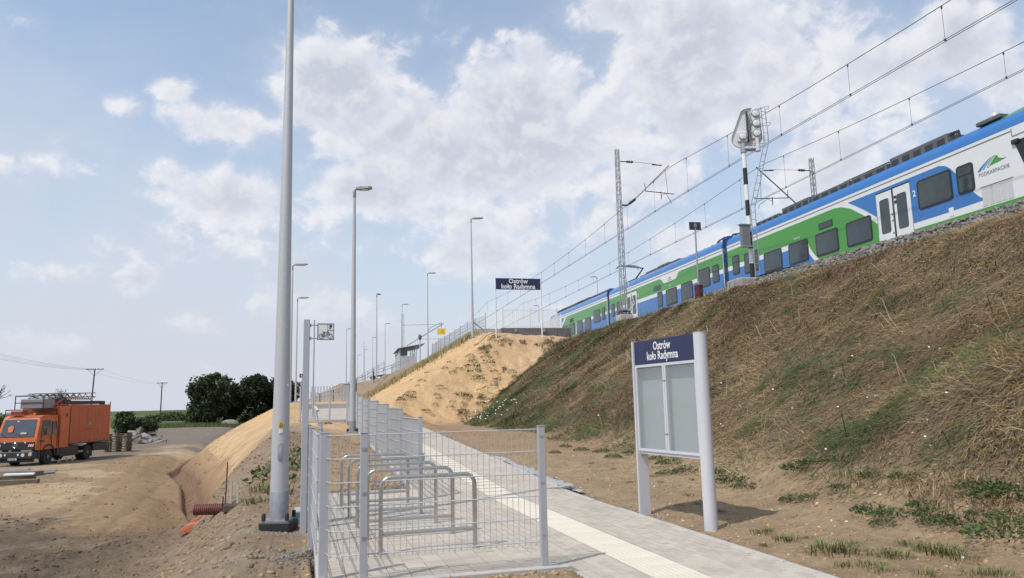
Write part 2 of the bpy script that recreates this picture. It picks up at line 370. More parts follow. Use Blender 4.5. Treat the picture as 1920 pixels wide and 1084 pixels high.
def soil_colour(x, y, z):
    s, L = to_sL(x, y); u, v = to_uv(x, y); r = np.hypot(x, y)
    c = np.empty(x.shape+(3,)); c[...] = (.40, .285, .18)
    def mixin(col, m): 
        nonlocal c; m = np.clip(m, 0, 1)[..., None]; c = c*(1-m)+np.array(col)*m
    n1 = fbm(x, y, .22, 4, 101); n2 = fbm(x, y, 1.1, 4, 102); n3 = fbm(x, y, 4.5, 3, 103)
    leftz = sstep(-L, 1.5, 5.5)
    # pale dusty road
    rc = (x + 20 - np.interp(y, [0, 12, 20, 30, 45, 70, 110, 160], [14, 11.5, 8.5, 4.5, -1.5, -12, -30, -55]))
    road = np.exp(-(rc/np.interp(y, [0, 15, 30, 60, 150], [2.6, 3.4, 4.2, 5.5, 9]))**2)
    mixin((.50, .375, .235), leftz*road*(.8+.3*n2))
    rc2 = road_off(x, y); tr = np.maximum.reduce([np.exp(-((rc2-c_)/.24)**2) for c_ in (-1.0, 1.0)])
    mixin((.44, .335, .215), leftz*tr*(y < 90)*.55*sstep(y, 10, 24))
    # grey trampled ground near the truck and rubble
    mixin((.21, .17, .13), leftz*sstep(n1+(-x-24)*.10, -.1, .7)*sstep(y, 22, 30))
    mixin((.215, .18, .145), leftz*sstep(y, 62, 88)*(.8+.2*n2))
    # dark churned clay in the foreground
    patch = sstep(churn(x, y), .14, .30)
    mixin((.20, .15, .105), leftz*(1-sstep(y, 17, 30))*.92); mixin((.24, .17, .11), leftz*sstep(fbm(x, y, .16, 4, 140), .12, .34)*(y < 60)*.75)
    mixin((.135, .10, .072), leftz*patch*(y < 27)*(.75+.4*n2))
    mixin((.27, .20, .14), (1-leftz)*(v < 0)*(s < 24)*.6); mixin((.30, .25, .19), (1-leftz)*(v < 0)*sstep(n2, -.1, .4)*.5)
    # sand of the banks
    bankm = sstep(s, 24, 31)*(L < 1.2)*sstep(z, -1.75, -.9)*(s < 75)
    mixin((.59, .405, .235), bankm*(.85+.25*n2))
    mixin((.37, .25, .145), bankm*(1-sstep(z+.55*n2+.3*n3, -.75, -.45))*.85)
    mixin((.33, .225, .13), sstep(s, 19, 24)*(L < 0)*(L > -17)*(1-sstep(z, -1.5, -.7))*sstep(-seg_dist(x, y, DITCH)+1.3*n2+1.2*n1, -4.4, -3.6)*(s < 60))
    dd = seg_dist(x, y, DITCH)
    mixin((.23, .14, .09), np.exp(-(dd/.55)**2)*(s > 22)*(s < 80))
    # brown verge right of the path
    mixin((.37, .265, .165), (v > 4.6)*(L < 9)*(.8+.2*n2)); mixin((.31, .215, .14), (v > 4.6)*sstep(n1, 0, .5)*.5)
    mixin((.36, .235, .145), (v > 4.6)*sstep(s, 17, 26)*(L < 9)*.8)
    cone = (s > 41)*(s < 60)*(L < 14.9)*sstep(z, .25, .8)
    cl = sstep(L + .5*n1 + (z-3)*.25, 13.2, 10.4)
    mixin((.62, .41, .22), cone*(.9+.2*n2)); mixin((.56, .385, .235), cone*(1-cl)*.85)
    mixin((.52, .37, .22), cone*sstep(n2, .1, .5)*.6)
    # darker brown slope beyond the tufted ridge
    mixin((.30, .225, .16), sstep(s, 56.5, 58.5)*sstep(z, 1.9, 2.6)*(.92+.1*n2))
    # soil under the embankment grass
    emb = (L > 6.6)*(s < 52)*sstep(z, .3, .9)*sstep(L-(s-44)*.9, 5.5, 7.0)
    emb = emb*np.where(s > 36, sstep((L-6.45)*.706-(6.5-.76*(51.0-s)), -.35, .15), 1)
    mixin((.16, .115, .078), emb*(.8+.2*n2))
    # fields far away
    gr = sstep(r, 165, 190)*(x < 40)
    mixin((.075, .105, .035), gr); mixin((.13, .14, .05), gr*sstep(fbm(x, y, .01, 3, 130), 0, .4)*.6)
    c *= (1 + .16*n3 + .10*n2 + .10*fbm(x, y, 14, 2, 104)*np.exp(-r/30))[..., None]
    return np.clip(c, .02, .9)
A = np.radians(np.concatenate([np.linspace(-180, -46, 90, endpoint=False), np.linspace(-46, 46, 760, endpoint=False), np.linspace(46, 180, 91)]))
Rr = np.concatenate([[.0, .8], 1.6*(6500/1.6)**(np.linspace(0, 1, 100)[1:]*0+np.linspace(0, 1, 100)[1:])])
Rr = [0., 1.]; r_ = 2.0
while r_ < 9000:
    Rr.append(r_); r_ *= 1.0075 if r_ < 60 else (1.011 if r_ < 150 else (1.03 if r_ < 500 else 1.12))
Rr = np.array(Rr)
GX = Rr[:, None]*np.sin(A)[None]; GY = Rr[:, None]*np.cos(A)[None]; GZ = H(GX, GY)
nr, na = GX.shape
idx = np.arange(nr*na).reshape(nr, na)
F = np.stack([idx[:-1, :-1], idx[:-1, 1:], idx[1:, 1:], idx[1:, :-1]], -1).reshape(-1, 4)[:, ::-1]
def ground_mat():
    m = bpy.data.materials.new('soil'); m.use_nodes = True; t = m.node_tree; b = t.nodes['Principled BSDF']; b.inputs['Roughness'].default_value = .95
    b.inputs['Specular IOR Level'].default_value = .15
    at = t.nodes.new('ShaderNodeAttribute'); at.attribute_name = 'Col'; tcn = t.nodes.new('ShaderNodeTexCoord')
    def nz(sc, det=6, ro=.6):
        n = t.nodes.new('ShaderNodeTexNoise'); n.inputs['Scale'].default_value = sc; n.inputs['Detail'].default_value = det; n.inputs['Roughness'].default_value = ro
        t.links.new(tcn.outputs['Object'], n.inputs['Vector']); return n.outputs['Fac']
    a, b2, c = nz(2.3), nz(11, 8, .7), nz(60, 4)
    def mr(x, lo, hi):
        n = t.nodes.new('ShaderNodeMapRange'); n.inputs[1].default_value = .3; n.inputs[2].default_value = .7; n.inputs[3].default_value = lo; n.inputs[4].default_value = hi
        t.links.new(x, n.inputs[0]); return n.outputs[0]
    def mu(x, y):
        n = t.nodes.new('ShaderNodeMath'); n.operation = 'MULTIPLY'; t.links.new(x, n.inputs[0]); t.links.new(y, n.inputs[1]); return n.outputs[0]
    k = mu(mu(mr(a, .86, 1.1), mr(b2, .74, 1.2)), mr(c, .88, 1.1))
    vm = t.nodes.new('ShaderNodeVectorMath'); vm.operation = 'SCALE'; t.links.new(at.outputs['Color'], vm.inputs[0]); t.links.new(k, vm.inputs['Scale'])
    t.links.new(vm.outputs[0], b.inputs['Base Color'])
    ad = t.nodes.new('ShaderNodeMath'); ad.operation = 'MULTIPLY_ADD'; t.links.new(c, ad.inputs[0]); ad.inputs[1].default_value = .35; t.links.new(b2, ad.inputs[2])
    bp = t.nodes.new('ShaderNodeBump'); bp.inputs['Strength'].default_value = .9; bp.inputs['Distance'].default_value = .07
    t.links.new(ad.outputs[0], bp.inputs['Height']); t.links.new(bp.outputs[0], b.inputs['Normal'])
    return m
GM = ground_mat()
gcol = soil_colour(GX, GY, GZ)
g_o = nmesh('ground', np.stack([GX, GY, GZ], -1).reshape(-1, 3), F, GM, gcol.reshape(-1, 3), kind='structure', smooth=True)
def hz(x, y): return float(H(np.array([x]), np.array([y]))[0])

# ---------------------------------------------------------------- path and bay paving
PM = [mat('paver_a', (.475, .42, .355), .85, var=.16, vs=1.3, bump=.25, bs=150, pos=True), mat('paver_b', (.445, .395, .335), .85, var=.16, vs=1.3, bump=.25, bs=150, pos=True), mat('paver_c', (.495, .44, .37), .85, var=.16, vs=1.3, bump=.25, bs=150, pos=True)]
KM = mat('kerb_concrete', (.46, .44, .41), .85, var=.15, vs=5, bump=.3, bs=90)
YM = mat('tactile_block', (.66, .60, .50), .8, var=.08, vs=1.6, bump=.2, bs=150)
path = thing('path', None, None); path['kind'] = 'structure'
def pz(v, u):
    x, y = pw(v, u); s, L = to_sL(x, y); return float(grade(s))
# base sheet below the joints
mb = MB()
def sheet(v0, v1, u0, u1, dz, step=1.0):
    us = np.arange(u0, u1+1e-6, step); us = np.append(us, u1) if us[-1] < u1-1e-6 else us
    for a, b in zip(us[:-1], us[1:]):
        q = [pw(v0, a), pw(v1, a), pw(v1, b), pw(v0, b)]; zs = [pz(v0, a), pz(v1, a), pz(v1, b), pz(v0, b)]
        mb.add([(p[0], p[1], z+dz) for p, z in zip(q, zs)], [(0, 1, 2, 3)])
sheet(2.5, 4.6, -6, 38, -.012); sheet(1.95, 2.5, 7.1, 38, -.012); sheet(.15, 1.95, 7.1, 14.2, -.012)
sheet(-.1, 1.95, 35.8, 49, -.012); sheet(1.95, 2.7, 38, 49, -.012)
mb.build('bedding', mat('joint_sand', (.22, .20, .17), .95, var=.2, vs=20), path)
# concrete paving stones 20 x 10 cm
pav = []
def lay(v0, v1, u0, u1, along=True):
    a, b = (.10, .20) if along else (.20, .10)
    nv = int(round((v1-v0)/a)); 
    for i in range(nv):
        va = v0+i*(v1-v0)/nv; vb = v0+(i+1)*(v1-v0)/nv
        k = u0 - (b/2 if i % 2 else 0)
        while k < u1-1e-4:
            ka, kb_ = max(k, u0), min(k+b, u1)
            if kb_-ka > .03: pav.append((va, vb, ka, kb_))
            k += b
lay(3.58, 4.54, 2.6, 34.5); lay(2.56, 3.06, 2.6, 34.5); lay(2.01, 2.56, 7.22, 34.5); lay(.22, 2.01, 7.22, 14.14, False)
lay(-.04, 2.64, 35.8, 44, True)
pav.sort(key=lambda q: q[0]*0 + math.hypot(*pw((q[0]+q[1])/2, (q[2]+q[3])/2)))
def in_view(v, u):
    x, y = pw(v, u)
    if y < 1: return False
    d = np.array([x, y, -1.6]); zc_ = d@_F; px = 960+FPX*(d@_R)/zc_; py = 542-FPX*(d@_U)/zc_
    return -60 < px < 1980 and py < 1130
vis = [q for q in pav if in_view((q[0]+q[1])/2, (q[2]+q[3])/2)]
pm_ = {}
def paver_mesh(w, l, k):
    key = (round(w, 3), round(l, 3), k)
    if key not in pm_:
        j = .0028; b = .006; m_ = MB(); w2, l2 = w/2-j, l/2-j
        m_.loft([[(-w2, -l2, -.05), (w2, -l2, -.05), (w2, l2, -.05), (-w2, l2, -.05)], [(-w2, -l2, -b), (w2, -l2, -b), (w2, l2, -b), (-w2, l2, -b)],
                 [(-w2+b*.6, -l2+b*.6, 0), (w2-b*.6, -l2+b*.6, 0), (w2-b*.6, l2-b*.6, 0), (-w2+b*.6, l2-b*.6, 0)]])
        o = m_.build('paving_stone', PM[k]); pm_[key] = o.data; bpy.data.objects.remove(o)
    return pm_[key]
rest = []
for i, q in enumerate(vis):
    va, vb, ka, kb_ = q; cv, cu = (va+vb)/2, (ka+kb_)/2; x, y = pw(cv, cu); z = pz(cv, cu)+.003*rng.standard_normal()*.35
    if i < 300:
        o = bpy.data.objects.new('paving_stone', paver_mesh(vb-va, kb_-ka, int(rng.integers(3)))); COL.objects.link(o)
        o.parent = path; o.location = (x, y, z); o.rotation_euler = (rng.normal()*.004, rng.normal()*.004, PA+rng.normal()*.004)
    else: rest.append((va, vb, ka, kb_, z))
mb = MB()
for va, vb, ka, kb_, z in rest:
    mb.cur = int(rng.integers(3)); j = .0028
    q = [pw(va+j, ka+j), pw(vb-j, ka+j), pw(vb-j, kb_-j), pw(va+j, kb_-j)]; zs = [pz(va, ka), pz(vb, ka), pz(vb, kb_), pz(va, kb_)]; dz = rng.normal()*.001
    mb.add([(p[0], p[1], zz-.02) for p, zz in zip(q, zs)]+[(p[0], p[1], zz+dz) for p, zz in zip(q, zs)], [(4, 5, 6, 7), (0, 1, 5, 4), (1, 2, 6, 5), (2, 3, 7, 6), (3, 0, 4, 7)])
o = mb.build('paving_field', None, path, mats=PM, kind='stuff')
# guiding strip blocks with ribs
def tac_mesh(n=8):
    m_ = MB(); w = .197; m_.loft([[(-w, -w, -.05), (w, -w, -.05), (w, w, -.05), (-w, w, -.05)], [(-w, -w, 0), (w, -w, 0), (w, w, 0), (-w, w, 0)]])
    for k in range(n):
        x = -w + (k+.5)*2*w/n
        m_.loft([[(x-.013, -w+.004, 0.0005), (x+.013, -w+.004, .0005), (x+.013, w-.004, .0005), (x-.013, w-.004, .0005)], [(x-.008, -w+.01, .005), (x+.008, -w+.01, .005), (x+.008, w-.01, .005), (x-.008, w-.01, .005)]])
    o = m_.build('tactile_block', YM); me = o.data; bpy.data.objects.remove(o); return me
tm = tac_mesh(); YM2 = mat('tactile_block_b', (.645, .585, .485), .8, var=.08, vs=1.6, bump=.2, bs=150)
tm2 = tm.copy(); tm2.materials.clear(); tm2.materials.append(YM2)
k = 2.7
while k < 36:
    x, y = pw(3.32, k); o = bpy.data.objects.new('tactile_block', tm if rng.random() < .6 else tm2); COL.objects.link(o); o.parent = path
    o.location = (x, y, pz(3.32, k)+.002); o.rotation_euler = (0, 0, PA+rng.normal()*.003)
    o.scale.x = 1.22
    k += .4
# kerb edgings
def kerb(pts, w=.06, top=.0, dep=.2, seg=1.0):
    for (a, b) in zip(pts[:-1], pts[1:]):
        A_ = np.array(a); B_ = np.array(b); n = max(1, int(round(np.linalg.norm(B_-A_)/seg)))
        d = (B_-A_)/np.linalg.norm(B_-A_); nn = np.array([-d[1], d[0]])
        for i in range(n):
            p0 = A_+(B_-A_)*i/n + d*.004; p1 = A_+(B_-A_)*(i+1)/n - d*.004; m_ = MB()
            q = [p0-nn*w/2, p1-nn*w/2, p1+nn*w/2, p0+nn*w/2]; dz = rng.normal()*.003
            bot = []; mid = []; tp = []
            c = sum(q)/4
            for p in q:
                x, y = pw(p[0], p[1]); z = pz(p[0], p[1])+top+dz; bot.append((x, y, z-dep)); mid.append((x, y, z-.008))
                p2 = p+(c-p)*np.array([.0, .0])+(nn*(-.006) if (p-c)@nn > 0 else nn*.006); x2, y2 = pw(p2[0], p2[1]); tp.append((x2, y2, z))
            m_.loft([bot, mid, tp]).build('kerb', KM, path)
kerb([(4.57, 2.6), (4.57, 34)]); kerb([(2.53, 2.6), (2.53, 7.0)]); kerb([(.18, 7.18), (2.5, 7.18)], w=.08, top=.02, dep=.35); kerb([(.18, 7.22), (.18, 14.2)], w=.08, top=.02, dep=.35)
kerb([(.18, 14.17), (1.9, 14.17)]); kerb([(1.98, 14.2), (1.98, 34)]); kerb([(-.08, 35.8), (-.08, 48)], top=.06); kerb([(2.67, 38), (2.67, 48)], top=.06); kerb([(-.08, 35.75), (1.95, 35.75)], top=.1, w=.1)
# ---------------------------------------------------------------- fences, racks, lamps, signs near the camera
GAL = mat('painted_grey_steel', (.42, .435, .47), .5, .15, var=.06, vs=3)
WIRE = mat('galvanised_wire', (.50, .51, .53), .45, .3, var=.08, vs=8)
STL = mat('brushed_stainless', (.50, .49, .47), .30, .9, var=.12, vs=14, bump=.04, bs=300)
ZINC = mat('hot_dip_zinc', (.36, .38, .42), .5, .5, var=.25, vs=12)
BLK = mat('black_rubber', (.02, .02, .022), .6, var=.2)
ALU = mat('lamp_post_aluminium', (.50, .51, .53), .55, .25, var=.07, vs=40, bump=.12, bs=500)
WHT = mat('white_paint', (.78, .78, .77), .5, var=.05)
NAVY = mat('navy_sign', (.018, .027, .085), .4, var=.05)
def panel(parent, p0, p1, zlo, zhi, nh=6, sp=.058, r=.0028, rh=.0047, stub=.035, name='wire_panel'):
    """welded mesh panel between two points; local coordinates"""
    m_ = MB(); a = np.array(p0, float); b = np.array(p1, float); Ln = np.linalg.norm(b-a); d = (b-a)/Ln; nn = np.array([-d[1], d[0]])
    n = max(2, int(Ln/sp)); off = (Ln-(n-1)*sp)/2
    def rod(P, Q, rr):
        P = Vector(P); Q = Vector(Q); dd = (Q-P).normalized(); e = Vector((nn[0], nn[1], 0)); f = dd.cross(e)
        m_.loft([[P+e*rr, P+f*rr, P-e*rr, P-f*rr], [Q+e*rr, Q+f*rr, Q-e*rr, Q-f*rr]], False)
    for i in range(n):
        q = a+d*(off+i*sp); rod((q[0], q[1], zlo-stub), (q[0], q[1], zhi), r)
    for k in range(nh):
        z = zlo+(zhi-zlo)*k/(nh-1)
        for sgn in (-1, 1):
            o_ = nn*(r+rh)*sgn; rod((a[0]+o_[0], a[1]+o_[1], z), (b[0]+o_[0], b[1]+o_[1], z), rh)
    return m_.build(name, WIRE, parent)
def post(parent, p, z0, z1, w=.06, d=.04, rz=0.):
    m_ = MB(); m_.bbox(-w/2, w/2, -d/2, d/2, z0, z1, .004); m_.cur = 0
    o = m_.build('post', GAL, parent); o.location = (p[0], p[1], 0); o.rotation_euler = (0, 0, rz)
    c = MB(); c.bbox(-w/2-.003, w/2+.003, -d/2-.003, d/2+.003, z1, z1+.012, .003); c.build('cap', BLK if False else ZINC, o)
    return o
def clamps(parent, p, zs):
    for z in zs: MB().box(p[0]-.02, p[0]+.02, p[1]-.036, p[1]-.02, z-.012, z+.012).build('clamp', ZINC, parent)
# front fence of the bicycle bay (path frame: x across, y along)
f1 = thing('wire_fence', 'low grey welded-mesh fence across the near end of the bicycle bay, facing the camera', 'fence', (0, 0, 0), PA)
post(f1, (.20, 7.50), -.55, 1.34, .085, .06); post(f1, (.55, 7.235), -.1, 1.34, .07, .05); post(f1, (2.29, 7.25), -.1, 1.35, .07, .05)
panel(f1, (.27, 7.29), (2.27, 7.29), .24, 1.325); panel(f1, (.215, 7.53), (.262, 7.29), .24, 1.325, sp=.045)
clamps(f1, (.55, 7.24), (.4, .8, 1.2)); clamps(f1, (2.29, 7.26), (.3, .8, 1.25))
# left fence of the bay, seen edge-on
f2 = thing('wire_fence', 'grey mesh fence running away along the left side of the bicycle bay, seen edge-on', 'fence', (0, 0, 0), PA)
us = [7.50, 9.42, 10.95, 12.55, 14.1]
for k, u in enumerate(us[1:]): post(f2, (.10-.03*k, u), -.5, 1.34, .06, .06)
for k in range(4): panel(f2, (.14-.03*k, us[k]+.04), (.11-.03*k, us[k+1]-.03), .24, 1.325)
# stepped fence along the far left edge of the path
f3 = thing('wire_fence', 'stepped grey mesh fence climbing beside the path behind the bicycle stands', 'fence', (0, 0, 0), PA)
us = [12.95+2.62*k for k in range(9)]
for k, u in enumerate(us):
    z = pz(1.96, u) + (.0 if k == 0 else .02); post(f3, (1.93, u), z-.3, z+1.36, .065, .06)
    if k < 8: zt = pz(1.96, us[k+1]); panel(f3, (1.94, u+.03), (1.94, us[k+1]-.03), z+.24, z+1.33 if k < 1 else zt+1.30, r=.0035, rh=.006)
m_ = MB(); m_.box(1.90, 1.99, 12.86, 12.91, .62, .78); m_.build('latch_box', ZINC, f3)
# fence across the head of the first ramp and up its left edge
f4 = thing('wire_fence', 'grey mesh fence crossing the path where it turns left, behind the mound', 'fence')
def W3(px, py, Y): p = pt(px, py, Y); return p
cr = [(671, 743, 33.4), (651, 737, 34.2), (618.5, 737, 35.0), (590, 733, 35.6), (564, 726, 36.2)]
cp = [W3(*c) for c in cr]
for p in cp:
    o = post(f4, (p[0], p[1]), p[2]-1.55, p[2], .07, .06)
for p, q in zip(cp[:-1], cp[1:]): panel(f4, (p[0], p[1]), (q[0], q[1]), min(p[2], q[2])-1.15, min(p[2], q[2])-.03, sp=.07)
f5 = thing('wire_fence', 'grey mesh fence along the outer left edge of the upper path, beside the black plate', 'fence')
p = cp[-1].copy(); pts = [p]
for k in range(1, 7): x, y = pw(-.16, 37.4+2.2*k); pts.append(np.array([x, y, pz(-.1, 37.4+2.2*k)+1.42]))
for k, p in enumerate(pts[1:]): post(f5, (p[0], p[1]), p[2]-1.6, p[2], .06, .06)
for p, q in zip(pts[:-1], pts[1:]): panel(f5, (p[0], p[1]), (q[0], q[1]), min(p[2], q[2])-1.15, min(p[2], q[2])-.03, sp=.07)

# bicycle stands
def rack_mesh():
    r = .0235; h = .83-r; R_ = .11; pts = []
    pts.append((0, 0, -.02)); pts.append((0, 0, h-R_))
    for k in range(1, 7): a = PI/2*k/6; pts.append((R_-R_*math.cos(a), 0, h-R_+R_*math.sin(a)))
    for k in range(0, 7): a = PI/2*k/6; pts.append((1.05-R_+R_*math.sin(a), 0, h-R_+R_*math.cos(a)))
    pts.append((1.05, 0, -.02)); return pts, r
rp, rr_ = rack_mesh()
names = ['nearest stainless steel bicycle stand, behind the front mesh fence', 'second stainless bicycle stand from the camera, just behind the nearest one', 'middle stainless bicycle stand of the five',
         'fourth stainless bicycle stand, between the middle one and the farthest', 'farthest stainless bicycle stand, in front of the soil mound']
rk0 = None
for k, (v, u) in enumerate([(.83, 8.5), (.765, 9.5), (.71, 10.42), (.66, 11.42), (.60, 12.45)]):
    x, y = pw(v, u)
    if rk0 is None:
        rk0 = thing('bicycle_stand', names[0], 'bicycle stand', (x, y, 0), PA, 'bicycle stands in the paved bay')
        MB().tube(rp, rr_, 14).build('hoop', STL, rk0, True); MB().tube([(.02, 0, .215), (1.03, 0, .215)], .021, 12).build('cross_bar', STL, rk0, True)
        MB().lathe([(.026, 0), (.045, 0), (.045, .005), (.026, .006)], 14).build('foot_collar', ZINC, rk0); c = MB().lathe([(.026, 0), (.045, 0), (.045, .005), (.026, .006)], 14, (1.05, 0, 0)).build('foot_collar', ZINC, rk0)
    else:
        r = copy_tree(rk0); r.location = (x, y, 0); r['label'] = names[k]; r.rotation_euler.z = PA + [0, .004, -.006, .008, -.003][k]

# lamps
HEADM = mat('lamp_head_grey', (.22, .23, .25), .45, .3); LENS = mat('lamp_glass', (.55, .56, .57), .25)
def lamp(x, y, z, h, label, d0=.19, d1=.075, az_=0., seg=16, arm=.12, near=False, head=.52):
    t = thing('street_lamp', label, 'street lamp', (x, y, z), az_, 'street lamps of the station')
    m_ = MB(); zz = np.linspace(0, h-.22, 7); m_.lathe([((d0+(d1-d0)*q/h)/2, q) for q in zz], seg); m_.build('pole', ALU, t, True)
    m_ = MB(); m_.tube([(0, 0, h-.24), (0, 0, h-.02), (.03, 0, h+.03), (arm, 0, h+.06)], [d1/2+.006, d1/2+.006, .032, .028], 10); m_.build('arm', HEADM, t, True)
    m_ = MB(); L0 = arm-.08
    m_.loft([[(L0, -.05, h+.03), (L0, .05, h+.03), (L0, .05, h+.09), (L0, -.05, h+.09)], [(L0+.15, -.13, h+.025), (L0+.15, .13, h+.025), (L0+.15, .11, h+.12), (L0+.15, -.11, h+.12)],
             [(L0+head*.8, -.14, h+.05), (L0+head*.8, .14, h+.05), (L0+head*.8, .11, h+.125), (L0+head*.8, -.11, h+.125)], [(L0+head, -.08, h+.07), (L0+head, .08, h+.07), (L0+head, .07, h+.115), (L0+head, -.07, h+.115)]])
    hd = m_.build('lamp_head', HEADM, t); m_ = MB(); m_.box(L0+.17, L0+head*.78, -.1, .1, h+.015, h+.03); m_.build('lens', LENS, hd)
    if z > -50:
        m_ = MB(); m_.box(-.17, .17, -.17, .17, -.03, .025); m_.build('base_plate', ZINC, t)
    return t
l1 = lamp(-3.20, 10.36, .10, 7.92, 'tall thick aluminium lamp post in the near left foreground with a black foot and yellow warning sticker', .248, .085, 0, 40)
m_ = MB(); m_.lathe([(.1265, .03), (.1265, .38), (.1245, .385)], 40); m_.build('zinc_sleeve', ZINC, l1, True)
m_ = MB(); m_.bbox(-.205, .205, -.205, .205, -.13, -.002, .012); m_.build('foot_block', BLK, l1)
for sx in (-1, 1):
    for sy in (-1, 1):
        m_ = MB(); m_.lathe([(.027, .02), (.027, .10), (.02, .112), (.001, .114)], 12, (sx*.155, sy*.155, 0)); m_.build('bolt_cap', BLK, l1, True)
fz = math.atan2(-10.36, 3.2)   # towards the viewer
# oval hatch
m_ = MB(); ring = []
for k in range(24):
    a = 2*PI*k/24; ring.append((.034*math.cos(a), (.085 if math.sin(a) > 0 else -.085)+.036*math.sin(a)))
m_.loft([[(.1, p[0], p[1]) for p in ring], [(.1255, p[0], p[1]) for p in ring], [(.1295, p[0]*.84, p[1]*.94) for p in ring]]); h_ = m_.build('hatch', ZINC, l1, True); h_.location = (0, 0, .91); h_.rotation_euler.z = fz
m_ = MB(); m_.lathe([(.006, .126), (.006, .130)], 8, axis='x'); 
for zz in (.095, -.095): q = MB().lathe([(.006, .1255), (.006, .131)], 8, axis='x', c=(0, 0, zz)).build('screw', ZINC, h_)
def sticker(w, h, z, m, nm, dy=0., r=.1215):
    m_ = MB(); n = 6; rows = [[], []]
    for k in range(n+1):
        a = (k/n-.5)*w/r; 
        for i, zz in enumerate((-h/2, h/2)): rows[i].append((r*math.cos(a), r*math.sin(a), zz))
    vs = rows[0]+rows[1]; m_.add(vs, [(k, k+1, n+2+k, n+1+k) for k in range(n)]); o = m_.build(nm, m, l1); o.location = (0, 0, z); o.rotation_euler.z = fz+dy; return o
YEL = mat('warning_yellow', (.75, .52, .05), .5, var=.05); WST = mat('label_white', (.72, .73, .72), .5, var=.05)
stk = sticker(.062, .085, 1.265, YEL, 'warning_sticker'); sticker(.058, .058, 1.185, WST, 'white_sticker'); sticker(.04, .035, 1.80, WST, 'white_sticker', dy=.7, r=.1175)
m_ = MB(); m_.prism([(-.022, .0), (.022, .0), (0, .038)], 'x', .1222, .1228); m_.build('warning_triangle', BLK, stk)
m_ = MB(); m_.prism([(-.014, .005), (.014, .005), (0, .029)], 'x', .1230, .1234); m_.build('triangle_face', YEL, stk)
m_ = MB(); m_.prism([(.001, .026), (-.005, .015), (0, .015), (-.001, .007), (.005, .018), (0, .018)], 'x', .1236, .124); m_.build('bolt_symbol', BLK, stk)
for q in range(3): MB().box(.1222, .1226, -.024, .024, -.010-q*.011, -.005-q*.011).build('text_line', BLK, stk)
l2 = lamp(-5.0, 23.3, .80, 7.65, 'aluminium lamp post on the soil mound behind the bicycle stands', .20, .09, .1, 24)
m_ = MB(); m_.lathe([(.106, .0), (.106, .34)], 24); m_.build('zinc_sleeve', ZINC, l2, True)
for sx in (-1, 1):
    for sy in (-1, 1): MB().lathe([(.03, .02), (.03, .10), (.001, .11)], 8, (sx*.13, sy*.13, 0)).build('bolt_cap', BLK, l2)
MB().bbox(-.014+.09, .1, -.03, .03, 1.1, 1.3, .004).build('hatch', ALU, l2).rotation_euler = (0, 0, math.atan2(-23.3, 5.0))
LAMPS = [((549, 497, 43.4), 1.85, 'lamp post rising just right of the big foreground lamp post, taller of the pair', .15),
         ((558, 559, 58.3), 2.0, 'lamp post at the sandy bank edge left of the bicycle sign, shorter of the pair', .15),
         ((650, 617, 111), 4.6, 'distant lamp post left of the lamp on the soil mound', .16), ((659, 630, 132), 5.0, 'distant lamp post almost hidden behind the lamp on the soil mound', .16),
         ((706.5, 551, 68.8), 3.8, 'lamp post at the bend of the handrails, seen end-on with its head pointing away', .15),
         ((722, 607, 118), 6.0, 'distant lamp post just right of the one above the handrail bend', .16), ((699, 633, 142), 6.3, 'small distant lamp post left of the one above the handrail bend', .16),
         ((754, 571, 97), 6.8, 'lamp post behind the platform shelter', .16), ((683, 655, 175), 6.6, 'tiny lamp post far along the platform, behind the handrails', .18), ((671, 666, 205), 6.6, 'tiniest far lamp post at the end of the platform', .18),
         ((801.5, 512.5, 74.5), 6.0, 'lamp post right of the shelter, at the left end of the crest fence', .16), ((883, 410, 50.6), 6.0, 'tall lamp post on the crest of the sand slope left of the station name board', .19),
         ((1119, 519, 84), 7.2, 'lamp post behind the train roof on the far platform, head pointing left', .16), ((1010, 573, 118), 7.2, 'small lamp head behind the white platform railing', .16)]
for (px, py, Y), zb, lab, d0 in LAMPS:
    p = pt(px, py, Y); zb = max(zb, hz(p[0], p[1])-.02) if px < 1000 else zb
    ht = p[2]-zb-.05; rz = .15
    if 'end-on' in lab: rz = 1.35
    if 'pointing left' in lab or 'small lamp head' in lab: rz = PI-.2
    lamp(p[0], p[1], zb, ht, lab, d0, .075, rz, 12, head=.78, arm=.16)

# bicycle parking sign on a tall square post
x, y = pw(.02, 10.55)
t = thing('bicycle_parking_sign', 'tall square grey post with a white bicycle parking sign at its top, above the left mesh fence', 'sign', (x, y, 0), .26)
MB().bbox(-.042, .042, -.042, .042, -.2, 2.78, .006).build('post', GAL, t)
bd = MB().box(.14, .365, -.012, .012, 2.50, 2.725); bd = bd.build('sign_panel', WST, t)
for a in ((.14, .365, 2.50, 2.508), (.14, .365, 2.717, 2.725), (.14, .148, 2.508, 2.717), (.357, .365, 2.508, 2.717)): MB().box(a[0], a[1], -.0155, .0125, a[2], a[3]).build('border', NAVY, bd)
for a in ((.275, .279, 2.63, 2.717), (.279, .357, 2.63, 2.634)): MB().box(a[0], a[1], -.0150, -.0125, a[2], a[3]).build('border', NAVY, bd)
text('P', .075, 'letter_p', NAVY, bd, (.318, -.0135, 2.675), (PI/2, 0, 0), bold=.004)
m_ = MB(); cz = 2.552
for cx in (.193, .310):
    m_.tube([(cx+.032*math.cos(2*PI*k/20), -.0150, cz+.032*math.sin(2*PI*k/20)) for k in range(21)], .0032, 5)
for a, b in (((.193, cz), (.232, cz+.048)), ((.193, cz), (.242, cz-.003)), ((.242, cz-.003), (.223, cz+.058)), ((.242, cz-.003), (.287, cz+.052)), ((.232, cz+.048), (.287, cz+.052)), ((.310, cz), (.283, cz+.066)), ((.283, cz+.066), (.268, cz+.070)), ((.212, cz+.060), (.236, cz+.060))):
    m_.bar((a[0], -.0150, a[1]), (b[0], -.0150, b[1]), .0055, .0055)
